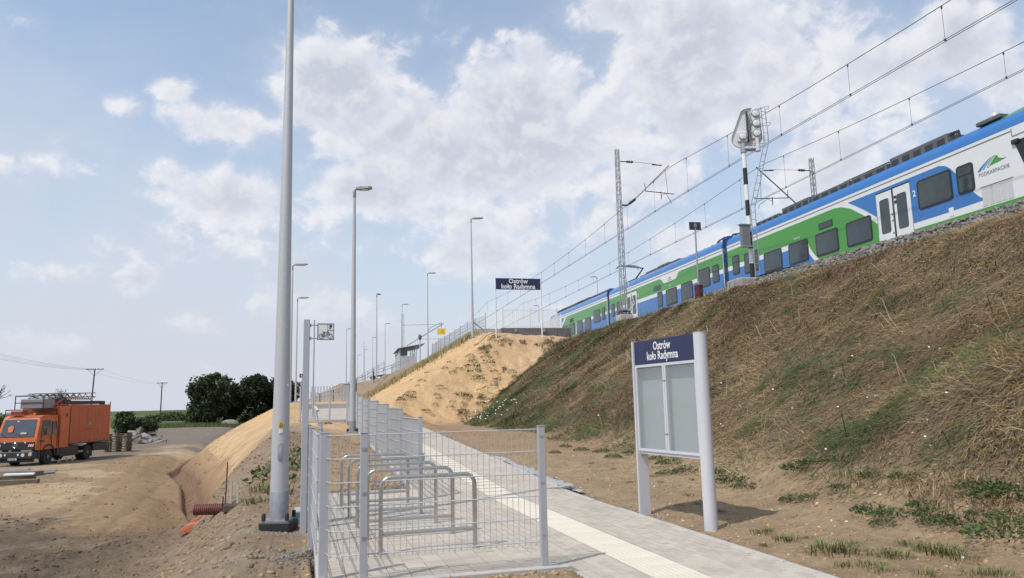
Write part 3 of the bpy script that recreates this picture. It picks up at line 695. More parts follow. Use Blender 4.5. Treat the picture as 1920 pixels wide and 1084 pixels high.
m_.build('bicycle_symbol', NAVY, bd)
for z in (2.52, 2.70): MB().box(.042, .14, -.008, .008, z-.006, z+.006).build('bracket', ZINC, t)
for z in (2.52, 2.70): MB().box(.042, .062, -.03, .03, z-.02, z+.02).build('clamp', ZINC, t)
# slim post behind the sign
p = pt(589.5, 600, 37.5); zb = 1.0
t = MB().lathe([(.04, zb-.3), (.035, p[2])], 10, (p[0], p[1], 0)).build('slim_post', GAL, smooth=True); tag(t, 'slim bare grey post rising behind the bicycle parking sign', 'post')
# small black plate on a thin post
p = pt(567, 708, 44); t = thing('track_plate', 'small black plate with two white marks on a thin post left of the upper path', 'sign', (p[0], p[1], 0))
MB().lathe([(.025, 1.4), (.025, p[2])], 8).build('post', ZINC, t, True)
q = MB().box(-.17, .17, -.02, .02, p[2], p[2]+.22).build('plate', BLK, t)
for a in (-.08, .05): MB().box(a, a+.05, -.026, -.021, p[2]+.06, p[2]+.16).build('mark', WST, q)
# leaning capped tube by the mound
p = pt(594, 768, 15.2); t = thing('marker_tube', 'short white tube with a dark end leaning on a grey stub behind the left fence', 'pipe', (p[0], p[1], 0))
zb = hz(p[0], p[1]); MB().tube([(0, 0, p[2]-.03), (.04, 0, p[2]-.35)], .011, 8).build('stick', GAL, t, True)
a = MB().tube([(-.035, -.05, p[2]+.06), (.03, -.05, p[2]-.02)], .032, 14).build('tube', WHT, t, True); MB().tube([(.03, -.05, p[2]-.02), (.038, -.05, p[2]-.03)], .030, 14).build('dark_end', BLK, a, True)
p = pt(601, 795, 13.9); t = thing('grey_stub_post', 'short grey stub post behind the left mesh fence, below the white tube', 'post', (p[0], p[1], 0)); 
MB().bbox(-.03, .03, -.03, .03, hz(p[0], p[1])-.2, p[2]+.02, .004).build('post', GAL, t); MB().bbox(-.036, .036, -.036, .036, p[2]+.02, p[2]+.04, .004).build('cap', ZINC, t)
MB().bbox(-.036, .036, -.036, .036, p[2]-.1, p[2]-.08, .004).build('collar', ZINC, t)

# information board with two glazed doors
BM = mat('board_frame_grey', (.60, .60, .64), .45, .1, var=.04, vs=4)
Lp = np.array([1.815, 11.05]); Rp = np.array([2.415, 9.60]); dv = Rp-Lp; wd = float(np.linalg.norm(dv)); ang = math.atan2(dv[1], dv[0])
b = thing('information_board', 'two-legged grey station information board with navy header and two empty glazed doors', 'notice board', (Lp[0], Lp[1], 0), ang)
def legprof(side):
    P = []
    for k in range(13):
        a = -PI/2+PI*k/12; P.append((side*.10*math.cos(a)**.8 if math.cos(a) > 1e-6 else 0., .088*math.sin(a)))
    return P
for sd, x0 in ((-1, .045), (1, wd-.045)):
    P = legprof(sd); m_ = MB(); m_.loft([[(x0+p[0], p[1], -.3) for p in P], [(x0+p[0], p[1], 2.43) for p in P]]); m_.build('leg', BM, b, True)
    m_ = MB(); m_.loft([[(x0+p[0]*1.03, p[1]*1.03, 2.43) for p in P], [(x0+p[0]*1.03, p[1]*1.03, 2.436) for p in P]]); m_.build('leg_cap', BM, b)
x0, x1 = .047, wd-.047
hd = MB().box(x0, x1, -.062, .062, 2.09, 2.425).build('header', NAVY, b)
text('Ostrów\nkoło Radymna', .165, 'station_name', WHT, hd, ((x0+x1)/2-.03, -.0635, 2.26), (PI/2, 0, 0), sx=.80, bold=.0022)
GLS = glassmat('door_glass', .22, (.42, .47, .48)); INN = mat('cabinet_inside', (.44, .48, .49), .6, var=.05)
cb = MB()
cb.box(x0, x1, .045, .062, .86, 2.088); cb.box(x0, x0+.012, -.045, .045, .86, 2.088); cb.box(x1-.012, x1, -.045, .045, .86, 2.088); cb.box(x0+.012, x1-.012, -.045, .045, .86, .872); cb.box(x0+.012, x1-.012, -.045, .045, 2.076, 2.088)
cb.build('cabinet', INN, b)
MB().box(x0, x1, -.05, .064, .83, .86).build('bottom_rail', BM, b)
mid = (x0+x1)/2
for k, (a, c) in enumerate(((x0+.004, mid-.004), (mid+.004, x1-.004))):
    d_ = thing('door', None, None); del_ = d_; d_.parent = b
    fr = MB(); w = .036
    fr.box(a, a+w, -.068, -.046, .868, 2.085); fr.box(c-w, c, -.068, -.046, .868, 2.085); fr.box(a+w, c-w, -.068, -.046, .868, .868+w); fr.box(a+w, c-w, -.068, -.046, 2.085-w, 2.085)
    fr.build('door_frame', BM, d_); MB().box(a+w, c-w, -.058, -.053, .868+w, 2.085-w).build('pane', GLS, d_)
    for z in (1.12, 1.84): MB().lathe([(.009, -.068), (.009, -.074), (.004, -.075)], 10, ((c-.018) if k == 0 else (a+.018), 0, z), 'y').build('lock', BLK, d_)
for k in range(2): MB().box(mid+.03, x1-.02, .0435, .0450, 1.18+k*.22, 1.182+k*.22).build('seam', BM, b)

# station name board on the slope crest
SN = (pt(930.5, 632, 51.2), pt(1017, 637, 52.0)); t = thing('station_name_board', 'wide navy station name board on two thin white posts at the top of the sand slope', 'sign', (SN[0][0], SN[0][1], 0), math.atan2(SN[1][1]-SN[0][1], SN[1][0]-SN[0][0]))
w = float(np.hypot(SN[1][0]-SN[0][0], SN[1][1]-SN[0][1])); zt = pt(930, 521.5, 51.2)[2]; zb = pt(930, 542.5, 51.2)[2]
for x in (0, w): MB().lathe([(.05, 5.2), (.045, zt+.05)], 10, (x, 0, 0)).build('post', WHT, t, True)
bd = MB().box(.05, w-.05, -.03, .03, zb, zt).build('sign_panel', NAVY, t)
text('Ostrów\nkoło Radymna', .46, 'station_name', WHT, bd, (w/2, -.034, (zt+zb)/2+.0), (PI/2, 0, 0), sx=.93, bold=.012)
# ---------------------------------------------------------------- railway (frame: x across, y along, turned by TA)
ROT = (0, 0, TA)
def rthing(name, label, cat, group=None): return thing(name, label, cat, (0, 0, 0), TA, group)
# ballast bed
def bal_h(L, s):
    t = np.interp(s, [8, 26], [5.98, 6.16]); z = t+0*L; z = np.minimum(z, t-(15.75-L)*.62); z = np.where(L > 20.2, np.minimum(6.22+(L-20.2)*.3, 6.5), z); z = np.where(L > 24.2, 6.5-(L-24.2)*.6, z)
    return z
ss = np.arange(-25, 160, .3); Ls = np.concatenate([np.arange(14.4, 17, .12), np.arange(17, 26.5, .8)])
SS, LL = np.meshgrid(ss, Ls, indexing='ij'); BZ = bal_h(LL, SS)+.05*fbm(SS, LL, 2.4, 3, 200)*2
lowr = sstep(SS, 34, 30)  # no ballast spill beyond the signal
BZ = np.where((LL < 15.9) & (SS > 31), BZ-.35*sstep(SS, 31, 33.5), BZ)
X_ = LL*NV[0]+SS*TV[0]; Y_ = LL*NV[1]+SS*TV[1]; n0, n1_ = SS.shape; id_ = np.arange(n0*n1_).reshape(n0, n1_)
FB = np.stack([id_[:-1, :-1], id_[:-1, 1:], id_[1:, 1:], id_[1:, :-1]], -1).reshape(-1, 4)
BALM = mat('ballast_stone', (.17, .155, .14), .9, var=.45, vs=9, bump=1., bs=16)
bo = nmesh('ballast', np.stack([X_, Y_, BZ], -1).reshape(-1, 3), FB, BALM, kind='structure')
# loose ballast stones on the shoulder
ico_v = np.array([(0, 0, 1), (.89, 0, .45), (.28, .85, .45), (-.72, .53, .45), (-.72, -.53, .45), (.28, -.85, .45), (.72, .53, -.45), (-.28, .85, -.45), (-.89, 0, -.45), (-.28, -.85, -.45), (.72, -.53, -.45), (0, 0, -1)])
ico_f = np.array([(0,1,2),(0,2,3),(0,3,4),(0,4,5),(0,5,1),(1,6,2),(2,7,3),(3,8,4),(4,9,5),(5,10,1),(6,7,2),(7,8,3),(8,9,4),(9,10,5),(10,6,1),(11,7,6),(11,8,7),(11,9,8),(11,10,9),(11,6,10)])
def rocks(name, P, size, cols, m, flat=.7):
    n = len(P); V = ico_v[None]*(1+.32*rng.standard_normal((n, 12, 1))); V = V*(np.array([1, .85, flat])*size[:, None])[:, None, :]
    a = rng.random(n)*2*PI; ca, sa = np.cos(a)[:, None], np.sin(a)[:, None]; X = V[..., 0]*ca-V[..., 1]*sa; Y = V[..., 0]*sa+V[..., 1]*ca
    V = np.stack([X, Y, V[..., 2]], -1)+P[:, None, :]; Fc = (ico_f[None]+12*np.arange(n)[:, None, None]).reshape(-1, 3)
    return nmesh(name, V.reshape(-1, 3), Fc, m, np.repeat(cols, 12, 0), kind='stuff')
STM = mat('loose_stone', (.3, .3, .3), .9, var=.25, vs=30, attr=True)
n = 9000; s = rng.uniform(2, 33, n); L = 14.55+rng.power(1.2, n)*1.9; z = bal_h(L, s)+.03
x = L*NV[0]+s*TV[0]; y = L*NV[1]+s*TV[1]; z = np.maximum(z, H(x, y)+.0)
c = np.array([.185, .17, .155])[None]*rng.uniform(.45, 1.5, (n, 1))*(1+.03*rng.standard_normal((n, 3)))
tag(rocks('ballast_stones', np.c_[x, y, z], rng.uniform(.03, .075, n), c, STM), 'loose grey ballast stones spilling over the top of the grass embankment', 'ballast')
# rails and sleepers
RAIL = mat('rail_steel', (.16, .11, .08), .6, .6, var=.3); SLP = mat('sleeper_concrete', (.38, .36, .33), .9)
for (cx, zt, lab) in ((18.2, 6.25, 'near railway track on concrete sleepers, in front of the train'), (22.54, 6.55, 'railway track under the train')):
    t = rthing('railway_track', lab, 'track')
    for sx in (-.75, .75): MB().box(cx+sx-.035, cx+sx+.035, -25, 160, zt, zt+.15).build('rail', RAIL, t)
    m_ = MB(); k = -25.
    while k < 160: m_.box(cx-1.3, cx+1.3, k, k+.26, zt-.12, zt-.005); k += .6
    m_.build('sleepers', SLP, t, kind='stuff')

# ---- the train
GRN = mat('train_green', (.060, .285, .035), .28, var=.05, vs=1.2, coat=.3); BLU = mat('train_blue', (.035, .165, .46), .28, var=.05, vs=1.2, coat=.3)
TWH = mat('train_white', (.72, .73, .73), .3, var=.04, vs=1.2, coat=.3); GRY = mat('train_grey_line', (.25, .25, .24), .5); RUB = mat('window_rubber', (.018, .022, .022), .35)
TGL = mat('train_glass', (.040, .056, .058), .05, var=.5, vs=.9, spec=.8, bump=.25, bs=1.2); ROOFM = mat('train_roof', (.16, .16, .165), .6, var=.2); EQ = mat('roof_equipment', (.13, .14, .145), .6, .2, var=.3, vs=2); EQD = mat('roof_equipment_dark', (.05, .052, .055), .6, .2, var=.3)
INTR = mat('driver_cab_glass', (.012, .014, .016), .1, spec=.6)
XS = 21.10
train = rthing('electric_train', 'green, blue and white regional electric train standing on top of the embankment', 'train')
train2 = []
def car(label, s0, s1, green_cove=None):
    c = bpy.data.objects.new('train_car', None); COL.objects.link(c); c.parent = train; c['label'] = label
    xr = 45.08-XS
    low = [(XS, 7.05), (XS, 10.10)]
    cove = [(XS, 10.10), (XS+.02, 10.28), (XS+.09, 10.46), (XS+.24, 10.60), (XS+.55, 10.68)]
    m_ = MB(); pr = [(XS, 6.95), (XS, 10.10), (xr, 10.10), (xr, 6.95)]
    m_.loft([[(p[0], s0, p[1]) for p in pr], [(p[0], s1, p[1]) for p in pr]]); m_.build('body_shell', TWH, c)
    m_ = MB(); pr = cove+[(45.08-p[0], p[1]) for p in cove[::-1]]
    m_.loft([[(p[0], s0, p[1]) for p in pr], [(p[0], s1, p[1]) for p in pr]]); m_.build('roof_cove', BLU, c, True)
    m_ = MB(); m_.box(XS+.5, xr-.5, s0+.1, s1-.1, 10.672, 10.72); m_.build('roof_deck', ROOFM, c)
    return c
def poly(c, pts, m, k, nm='livery_panel'):
    """flat painted area on the near side; k = layer"""
    o_ = .003*k; m_ = MB(); P = [(s, z) for s, z in pts]
    m_.loft([[(XS-o_, s, z) for s, z in P], [(XS+.002, s, z) for s, z in P]]); return m_.build(nm, m, c)
def rrect(s0, s1, z0, z1, r, n=5):
    P = []
    for cx, cz, a0 in ((s1-r, z1-r, 0), (s0+r, z1-r, PI/2), (s0+r, z0+r, PI), (s1-r, z0+r, 3*PI/2)):
        for k in range(n+1): a = a0+PI/2*k/n; P.append((cx+r*math.cos(a), cz+r*math.sin(a)))
    return P
wmesh = {}
def window(c, sc, zc_, w, h, r=.13, fr=.075, split=False, nm='window', m=None):
    key = (round(w, 2), round(h, 2), split, nm)
    o = bpy.data.objects.new(nm, None); COL.objects.link(o); o.parent = c; o.location = (0, sc, zc_)
    if key not in wmesh:
        a = MB().loft([[(XS-.022, p[0], p[1]) for p in rrect(-w/2, w/2, -h/2, h/2, r)], [(XS+.0, p[0], p[1]) for p in rrect(-w/2, w/2, -h/2, h/2, r)]])
        fo = a.build('frame', RUB); g = MB()
        if split:
            g.loft([[(XS-.028, p[0], p[1]) for p in rrect(-w/2+fr, w/2-fr, h*.12+.03, h/2-fr, r*.5)], [(XS-.02, p[0], p[1]) for p in rrect(-w/2+fr, w/2-fr, h*.12+.03, h/2-fr, r*.5)]])
            g.loft([[(XS-.028, p[0], p[1]) for p in rrect(-w/2+fr, w/2-fr, -h/2+fr, h*.12-.03, r*.5)], [(XS-.02, p[0], p[1]) for p in rrect(-w/2+fr, w/2-fr, -h/2+fr, h*.12-.03, r*.5)]])
        else: g.loft([[(XS-.028, p[0], p[1]) for p in rrect(-w/2+fr, w/2-fr, -h/2+fr, h/2-fr, r*.7)], [(XS-.02, p[0], p[1]) for p in rrect(-w/2+fr, w/2-fr, -h/2+fr, h/2-fr, r*.7)]])
        go = g.build('pane', TGL); wmesh[key] = (fo.data, go.data); bpy.data.objects.remove(fo); bpy.data.objects.remove(go)
    for nn_, me in zip(('frame', 'pane'), wmesh[key]):
        q = bpy.data.objects.new(nn_, me); COL.objects.link(q); q.parent = o
    return o
def door(c, s0, s1, z0=7.42, z1=9.62):
    o = bpy.data.objects.new('door', None); COL.objects.link(o); o.parent = c
    MB().box(XS-.004, XS+.01, s0-.03, s1+.03, z1, z1+.06).build('door_head', RUB, o); mid = (s0+s1)/2
    for a, b in ((s0, mid-.03), (mid+.03, s1)):
        MB().box(XS-.018, XS+.0, a, b, z0, z1).build('door_leaf', TWH, o)
        MB().loft([[(XS-.028, p[0], p[1]) for p in rrect(a+.2, b-.17, z0+.52, z1-.28, .1)], [(XS-.017, p[0], p[1]) for p in rrect(a+.2, b-.17, z0+.52, z1-.28, .1)]]).build('door_pane', TGL, o)
    MB().box(XS-.024, XS+.0, mid-.045, mid+.045, z0, z1).build('door_seal', RUB, o)
    for z in (z0+.45, z0+.95, z0+1.2): MB().lathe([(.035, XS-.034), (.035, XS-.018)], 10, (0, mid+.10, z), 'x').build('button', EQ, o)
    for z in (z1-.42, z1-.62): MB().box(XS-.026, XS-.018, mid-.19, mid-.07, z, z+.12).build('pictogram', RUB, o)
    for q in (s0, s1): MB().box(XS-.012, XS+.0, q-.02, q+.02, z0, z1).build('door_jamb', GRY, o)
def stripes(c, s0, s1, gap=None):
    poly(c, [(s0, 9.995), (s1, 9.995), (s1, 9.965), (s0, 9.965)], GRY, 5, 'drip_rail')
LB = 6.98
# near car
c1 = car('nearest train car, white with blue and green areas and the region logo', 17.2, 38.15)
poly(c1, [(38.15, 9.79), (28.5, 9.79), (28.0, 9.72), (27.4, 9.50), (26.72, 9.07), (26.2, 8.72), (25.83, 8.45), (25.83, LB), (29.10, LB), (29.44, 7.46), (29.8, 7.72), (30.18, 8.06), (30.48, 8.45), (30.62, 8.90), (38.15, 8.90)], GRN, 1)
poly(c1, [(38.15, 8.65), (30.92, 8.65), (30.75, 8.42), (30.53, 8.12), (30.25, 7.82), (29.93, 7.52), (29.4, LB), (38.15, LB)], BLU, 1)
poly(c1, [(27.54, 9.79), (22.39, 9.79), (22.1, 9.70), (21.91, 9.56), (21.65, 9.26), (21.35, 8.85), (21.01, 8.42), (20.78, 8.18), (20.50, 8.02), (22.13, 7.99), (25.82, 7.99), (25.82, 8.72), (26.5, 9.18), (27.05, 9.52)], BLU, 1)
poly(c1, [(25.9, 7.76), (17.2, 7.74), (17.2, LB), (25.9, LB)], GRN, 2)
stripes(c1, 19.3, 38.15)
for sc, zc_, w, h, sp in ((22.70, 8.97, 1.66, 1.13, 0), (21.27, 8.97, .74, 1.03, 1), (26.98, 8.39, 1.62, 1.08, 0), (29.16, 8.39, 1.62, 1.06, 0), (31.36, 8.39, 1.60, 1.05, 0), (33.58, 8.40, 1.64, 1.04, 0), (35.6, 8.72, 1.5, 1.1, 0), (37.25, 8.86, .74, 1.06, 1)): window(c1, sc, zc_, w, h, split=bool(sp))
o_ = MB().box(XS-.016, XS, 28.66, 29.66, 9.06, 9.36).build('side_display', RUB, c1); MB().box(XS-.02, XS-.015, 28.70, 29.62, 9.10, 9.32).build('display_glass', TGL, o_)
door(c1, 23.9, 25.77)
text('2', .34, 'class_number', WHT, c1, (XS-.008, 23.70, 9.11), (PI/2, 0, -PI/2), bold=.006)
MB().box(XS-.014, XS, 21.93, 22.14, 7.82, 8.13).build('hatch_cover', TWH, c1)
for k in range(5):
    o_ = MB().box(XS-.008, XS, 19.46+k*.245, 19.68+k*.245, 7.79, 8.44).build('grille', mat('grille_grey', (.52, .53, .53), .5), c1)
    m_ = MB()
    for j in range(11): m_.box(XS-.014, XS-.008, 19.475+k*.245, 19.665+k*.245, 7.82+j*.056, 7.845+j*.056)
    m_.build('slat', TWH, o_)
MB().box(XS-.006, XS, 19.4, 20.72, 8.455, 8.475).build('grille_edge', RUB, c1)
text('PODKARPACKIE', .185, 'lettering', mat('letter_grey', (.16, .20, .20), .5), c1, (XS-.008, 20.10, 8.89), (PI/2, 0, -PI/2), sx=.92, label='grey region name under the hill logo')
def logo(c, sc, zc_, k=1.):
    o = bpy.data.objects.new('hill_logo', None); COL.objects.link(o); o.parent = c
    def arc(s0, s1, z0, z1, w0, w1, bend):
        P = []; Q = []
        for i in range(9):
            t = i/8; s = s0+(s1-s0)*t; z = z0+(z1-z0)*t**(bend); w = w0+(w1-w0)*t; P.append((s-w/2, z)); Q.append((s+w/2, z))
        return P+Q[::-1]
    for (a, m) in ((arc(.56, .02, .0, .36, .13, .02, .75), BLU), (arc(.38, -.10, .03, .37, .09, .02, .75), mat('logo_light_blue', (.12, .35, .62), .4)), ):
        poly(c, [(sc+s*k, zc_+z*k) for s, z in a], m, 3, 'logo_stripe').parent = o
    g = [(.24, .05), (.10, .20), (-.12, .36), (-.22, .34), (-.26, .25), (-.38, .19), (-.55, .16), (-.30, .12), (0, .09)]
    poly(c, [(sc+s*k, zc_+z*k) for s, z in g], GRN, 3, 'logo_hill').parent = o
    g = [(.16, .04), (.04, .17), (-.15, .33), (-.12, .34), (.07, .18), (.20, .05)]
    poly(c, [(sc+s*k, zc_+z*k) for s, z in g], TWH, 4, 'logo_gap').parent = o
logo(c1, 20.12, 9.03)
text('EN63A-103', .13, 'fleet_number', WHT, c1, (XS-.008, 31.4, 9.09), (PI/2, 0, -PI/2), sx=.8)
text('94 51 2 140 167-4 PL-PREG', .14, 'fleet_number', WHT, c1, (XS-.008, 31.38, 7.70), (PI/2, 0, -PI/2), sx=.85)
# cab side window (dark, slanted) and the nose beyond the picture edge
poly(c1, [(19.23, 9.62), (18.9, 9.60), (17.3, 9.75), (17.3, 8.3), (18.55, 8.3), (18.96, 8.8)], INTR, 4, 'cab_window')
MB().box(XS-.08, XS, 19.02, 19.26, 9.50, 9.64).build('camera_pod', RUB, c1)
poly(c1, [(19.26, 9.80), (17.2, 9.80), (17.2, 9.775), (19.26, 9.775)], GRY, 5, 'panel_gap'); poly(c1, [(19.28, 10.05), (19.25, 10.05), (19.25, 9.80), (19.28, 9.80)], GRY, 5, 'panel_gap')
m_ = MB(); pr0 = [(XS, 6.95), (XS, 10.10), (XS+.24, 10.6), (23.74, 10.6), (23.98, 10.10), (23.98, 6.95)]
nose = []
for ds, zt_, ins in ((0, 10.6, 0), (-.9, 10.35, .02), (-2.0, 9.6, .12), (-3.2, 8.6, .3), (-4.0, 7.9, .5), (-4.3, 7.2, .6)):
    q = []
    for (x, z) in pr0:
        zz = 6.95+(z-6.95)*(zt_-6.95)/(10.6-6.95); xx = 22.54+(x-22.54)*(1-ins/1.44*.8); q.append((xx, 17.2+ds, zz))
    nose.append(q)
m_.loft(nose).build('cab_nose', TWH, c1, True)
# green roof fairing at the driver's end
m_ = MB(); rg = []
for s, h in ((21.9, 10.60), (21.2, 10.66), (20.2, 10.74), (19.0, 10.80), (17.2, 10.86)): rg.append([(XS+.16, s, 10.52), (XS+.5, s, h), (23.5, s, h), (23.9, s, 10.52)])
m_.loft(rg).build('roof_fairing', GRN, c1, True)
def roofbox(c, s0, s1, x0, x1, z0, z1, m=None, nm='roof_unit', rails=True):
    o = MB().bbox(x0, x1, s0, s1, z0, z1, .03).build(nm, m or EQ, c)
    if rails:
        n = max(2, int((s1-s0)/.55))
        for k in range(n): a = s0+(s1-s0)*(k+.18)/n; MB().box(x0-.012, x0+.0, a, a+(s1-s0)/n*.62, z0+.05, z0+(z1-z0)*.62).build('vent', EQD, o)
for a in ((22.3, 25.3, 21.5, 23.4, 10.64, 11.04), (25.5, 27.7, 21.5, 23.4, 10.64, 10.92), (27.9, 30.6, 21.5, 23.3, 10.64, 10.94), (30.8, 33.1, 21.5, 23.4, 10.64, 11.0), (33.4, 35.6, 21.5, 23.4, 10.64, 10.86)): roofbox(c1, *a)
for a in ((22.0, 22.9), (25.5, 28.4), (30.6, 33.3)):
    m_ = MB(); m_.tube([(21.66, a[0], 10.99), (21.66, a[1], 10.99)], .025, 6); k = a[0]
    while k < a[1]: m_.tube([(21.66, k, 10.7), (21.66, k, 10.99)], .018, 5); k += .5
    m_.build('roof_rail', EQD, c1)
m_ = MB(); m_.tube([(21.8, 22.0, 10.75), (21.75, 22.0, 11.02), (21.75, 22.45, 11.05), (21.8, 22.8, 10.75)], .06, 8); m_.build('roof_hose', EQD, c1, True)
m_ = MB(); m_.bbox(21.4, 22.6, 19.9, 20.9, 10.72, 10.86, .02); m_.build('horn_tray', EQ, c1); m_ = MB(); m_.lathe([(.20, 10.84), (.19, 10.96), (.12, 11.06), (.01, 11.09)], 14, (21.7, 20.35, 0)); m_.build('antenna_dome', mat('dome', (.5, .5, .5), .3), c1, True)
m_ = MB(); m_.bbox(21.7, 23.2, 17.6, 19.2, 10.82, 10.98, .02); m_.build('roof_unit', EQD, c1)
# middle car
def standard(c, s0, s1):
    poly(c, [(s1, 9.79), (s0, 9.79), (s0, 8.90), (s1, 8.90)], GRN, 1); poly(c, [(s1, 8.65), (s0, 8.65), (s0, LB), (s1, LB)], BLU, 1)
c2 = car('middle train car with a pantograph and a white shield on its green band', 38.75, 57.95); standard(c2, 38.75, 57.95); stripes(c2, 38.75, 57.95)
poly(c2, [(47.75, 9.80), (47.4, 9.70), (47.12, 9.45), (46.95, 9.37), (45.15, 9.37), (44.98, 9.45), (44.65, 9.72), (44.4, 9.80)], TWH, 2, 'white_shield')
logo(c2, 46.05, 9.52, .45)
text('PODKARPACKIE', .09, 'lettering', mat('letter_grey', (.16, .20, .20), .5), c2, (XS-.011, 46.0, 9.46), (PI/2, 0, -PI/2), sx=.92)
text('EN63A-103', .13, 'fleet_number', WHT, c2, (XS-.008, 46.0, 9.10), (PI/2, 0, -PI/2), sx=.8); text('94 51 2 140 166-6 PL-PREG', .14, 'fleet_number', WHT, c2, (XS-.008, 45.7, 7.60), (PI/2, 0, -PI/2), sx=.85)
for sc, zc_, w, h, sp in ((39.62, 8.77, .80, 1.06, 1), (41.18, 8.77, 1.66, 1.15, 0), (43.53, 8.34, 1.66, 1.10, 0), (45.88, 8.32, 1.74, 1.10, 0), (47.74, 8.37, .84, 1.04, 0), (55.6, 8.75, 1.3, 1.12, 0), (57.15, 8.80, .8, 1.06, 1)): window(c2, sc, zc_, w, h, split=bool(sp))
o_ = MB().box(XS-.016, XS, 47.6, 48.75, 9.06, 9.40).build('side_display', RUB, c2); MB().box(XS-.02, XS-.015, 47.65, 48.7, 9.10, 9.36).build('display_glass', TGL, o_)
door(c2, 51.95, 54.1); text('2', .32, 'class_number', WHT, c2, (XS-.008, 51.6, 9.2), (PI/2, 0, -PI/2), bold=.006)
for a in ((45.7, 47.2, 21.7, 23.4, 10.68, 10.90), (47.4, 49.3, 21.7, 23.4, 10.68, 10.98), (49.5, 51.6, 21.75, 23.4, 10.68, 10.95), (51.7, 52.9, 21.8, 23.3, 10.68, 10.88)): roofbox(c2, *a)
for k in range(6): MB().bbox(21.62, 21.72, 39.8+k*1.0, 39.98+k*1.0, 10.62, 10.76, .01).build('roof_bracket', EQD, c2)
m_ = MB(); m_.tube([(22, 41.3, 10.7), (22, 40.7, 10.98), (22, 40.0, 11.05), (22, 39.3, 10.9), (22, 38.9, 11.0), (22, 38.3, 10.9), (22.1, 37.6, 10.75)], .05, 7); m_.tube([(22.4, 41.0, 10.7), (22.4, 40.2, 10.9), (22.4, 39.2, 11.1), (22.4, 38.4, 11.08), (22.4, 37.7, 10.8)], .04, 7); m_.build('roof_cable', EQD, c2, True)
# raised pantograph
pg = bpy.data.objects.new('pantograph', None); COL.objects.link(pg); pg.parent = c2
m_ = MB(); 
for x in (22.05, 23.05): m_.tube([(x, 54.6, 10.95), (x, 56.6, 10.95)], .04, 6)
for y in (54.6, 56.6): m_.tube([(22.05, y, 10.95), (23.05, y, 10.95)], .04, 6)
for x in (22.05, 23.05):
    for y in (54.7, 56.5): m_.lathe([(.07, 10.7), (.09, 10.75), (.06, 10.8), (.09, 10.85), (.05, 10.93)], 8, (x, y, 0))
m_.build('pantograph_base', EQD, pg, True)
m_ = MB(); m_.tube([(22.55, 56.0, 10.98), (22.55, 53.95, 11.72)], [.07, .05], 8); m_.tube([(22.25, 56.0, 10.95), (22.85, 56.0, 10.95)], .06, 8); m_.build('lower_arm', EQD, pg, True)
m_ = MB(); m_.tube([(22.5, 53.95, 11.72), (22.2, 57.1, 12.40)], .03, 6); m_.tube([(22.6, 53.95, 11.72), (22.9, 57.1, 12.40)], .03, 6); m_.tube([(22.45, 54.1, 11.74), (22.55, 54.1, 11.74)], .05, 6); m_.build('upper_arm', EQD, pg, True)
m_ = MB()
for y in (56.95, 57.35): m_.tube([(21.55, y, 12.22), (21.7, y, 12.40), (22.0, y, 12.47), (23.1, y, 12.47), (23.4, y, 12.40), (23.55, y, 12.22)], .03, 6)
for x in (22.0, 23.1): m_.tube([(x, 56.95, 12.44), (x, 57.35, 12.44)], .025, 6)
m_.build('collector_head', EQD, pg, True)
# far car
c3 = car('farthest train car with a diagonal white stripe, behind the white railing', 58.6, 76.6); stripes(c3, 58.6, 76.6)
poly(c3, [(58.6, 9.79), (70.35, 9.79), (72.0, 9.0), (72.15, LB), (67.35, LB), (67.30, 8.90), (58.6, 8.90)], GRN, 1)
poly(c3, [(58.6, 8.65), (66.9, 8.65), (67.05, 8.2), (67.15, LB), (58.6, LB)], BLU, 1)
poly(c3, [(71.0, 9.79), (76.6, 9.79), (76.6, LB), (72.8, LB), (72.7, 9.0)], BLU, 1)
for sc, zc_, w, h, sp in ((59.5, 8.80, .82, 1.05, 1), (61.2, 8.78, 1.75, 1.10, 0), (63.75, 8.38, 1.75, 1.10, 0), (66.2, 8.38, 1.80, 1.10, 0), (68.75, 8.38, 1.80, 1.10, 0), (71.1, 8.4, 1.7, 1.08, 0), (75.95, 8.8, .8, 1.0, 0)): window(c3, sc, zc_, w, h, split=bool(sp))
o_ = MB().box(XS-.016, XS, 68.1, 69.3, 9.06, 9.42).build('side_display', RUB, c3); door(c3, 72.7, 75.05)
text('EN63A-103', .13, 'fleet_number', WHT, c3, (XS-.008, 66.3, 9.15), (PI/2, 0, -PI/2), sx=.8)
k = 59.2
while k < 76: roofbox(c3, k, k+1.75, 21.68, 23.4, 10.68, 10.93 if int(k) % 2 else 10.99, EQ if int(k) % 3 else EQD); k += 1.9
m_ = MB(); nose = []
for ds, zt_, ins in ((0, 10.6, 0), (2.0, 10.3, .02), (4.2, 9.5, .12), (6.4, 8.6, .3), (7.4, 7.9, .5), (7.8, 7.2, .6)):
    q = []
    for (x, z) in pr0: zz = 6.95+(z-6.95)*(zt_-6.95)/(10.6-6.95); q.append((22.54+(x-22.54)*(1-ins/1.44*.8), 76.6+ds, zz))
    nose.append(q)
m_.loft(nose).build('cab_nose', TWH, c3, True)
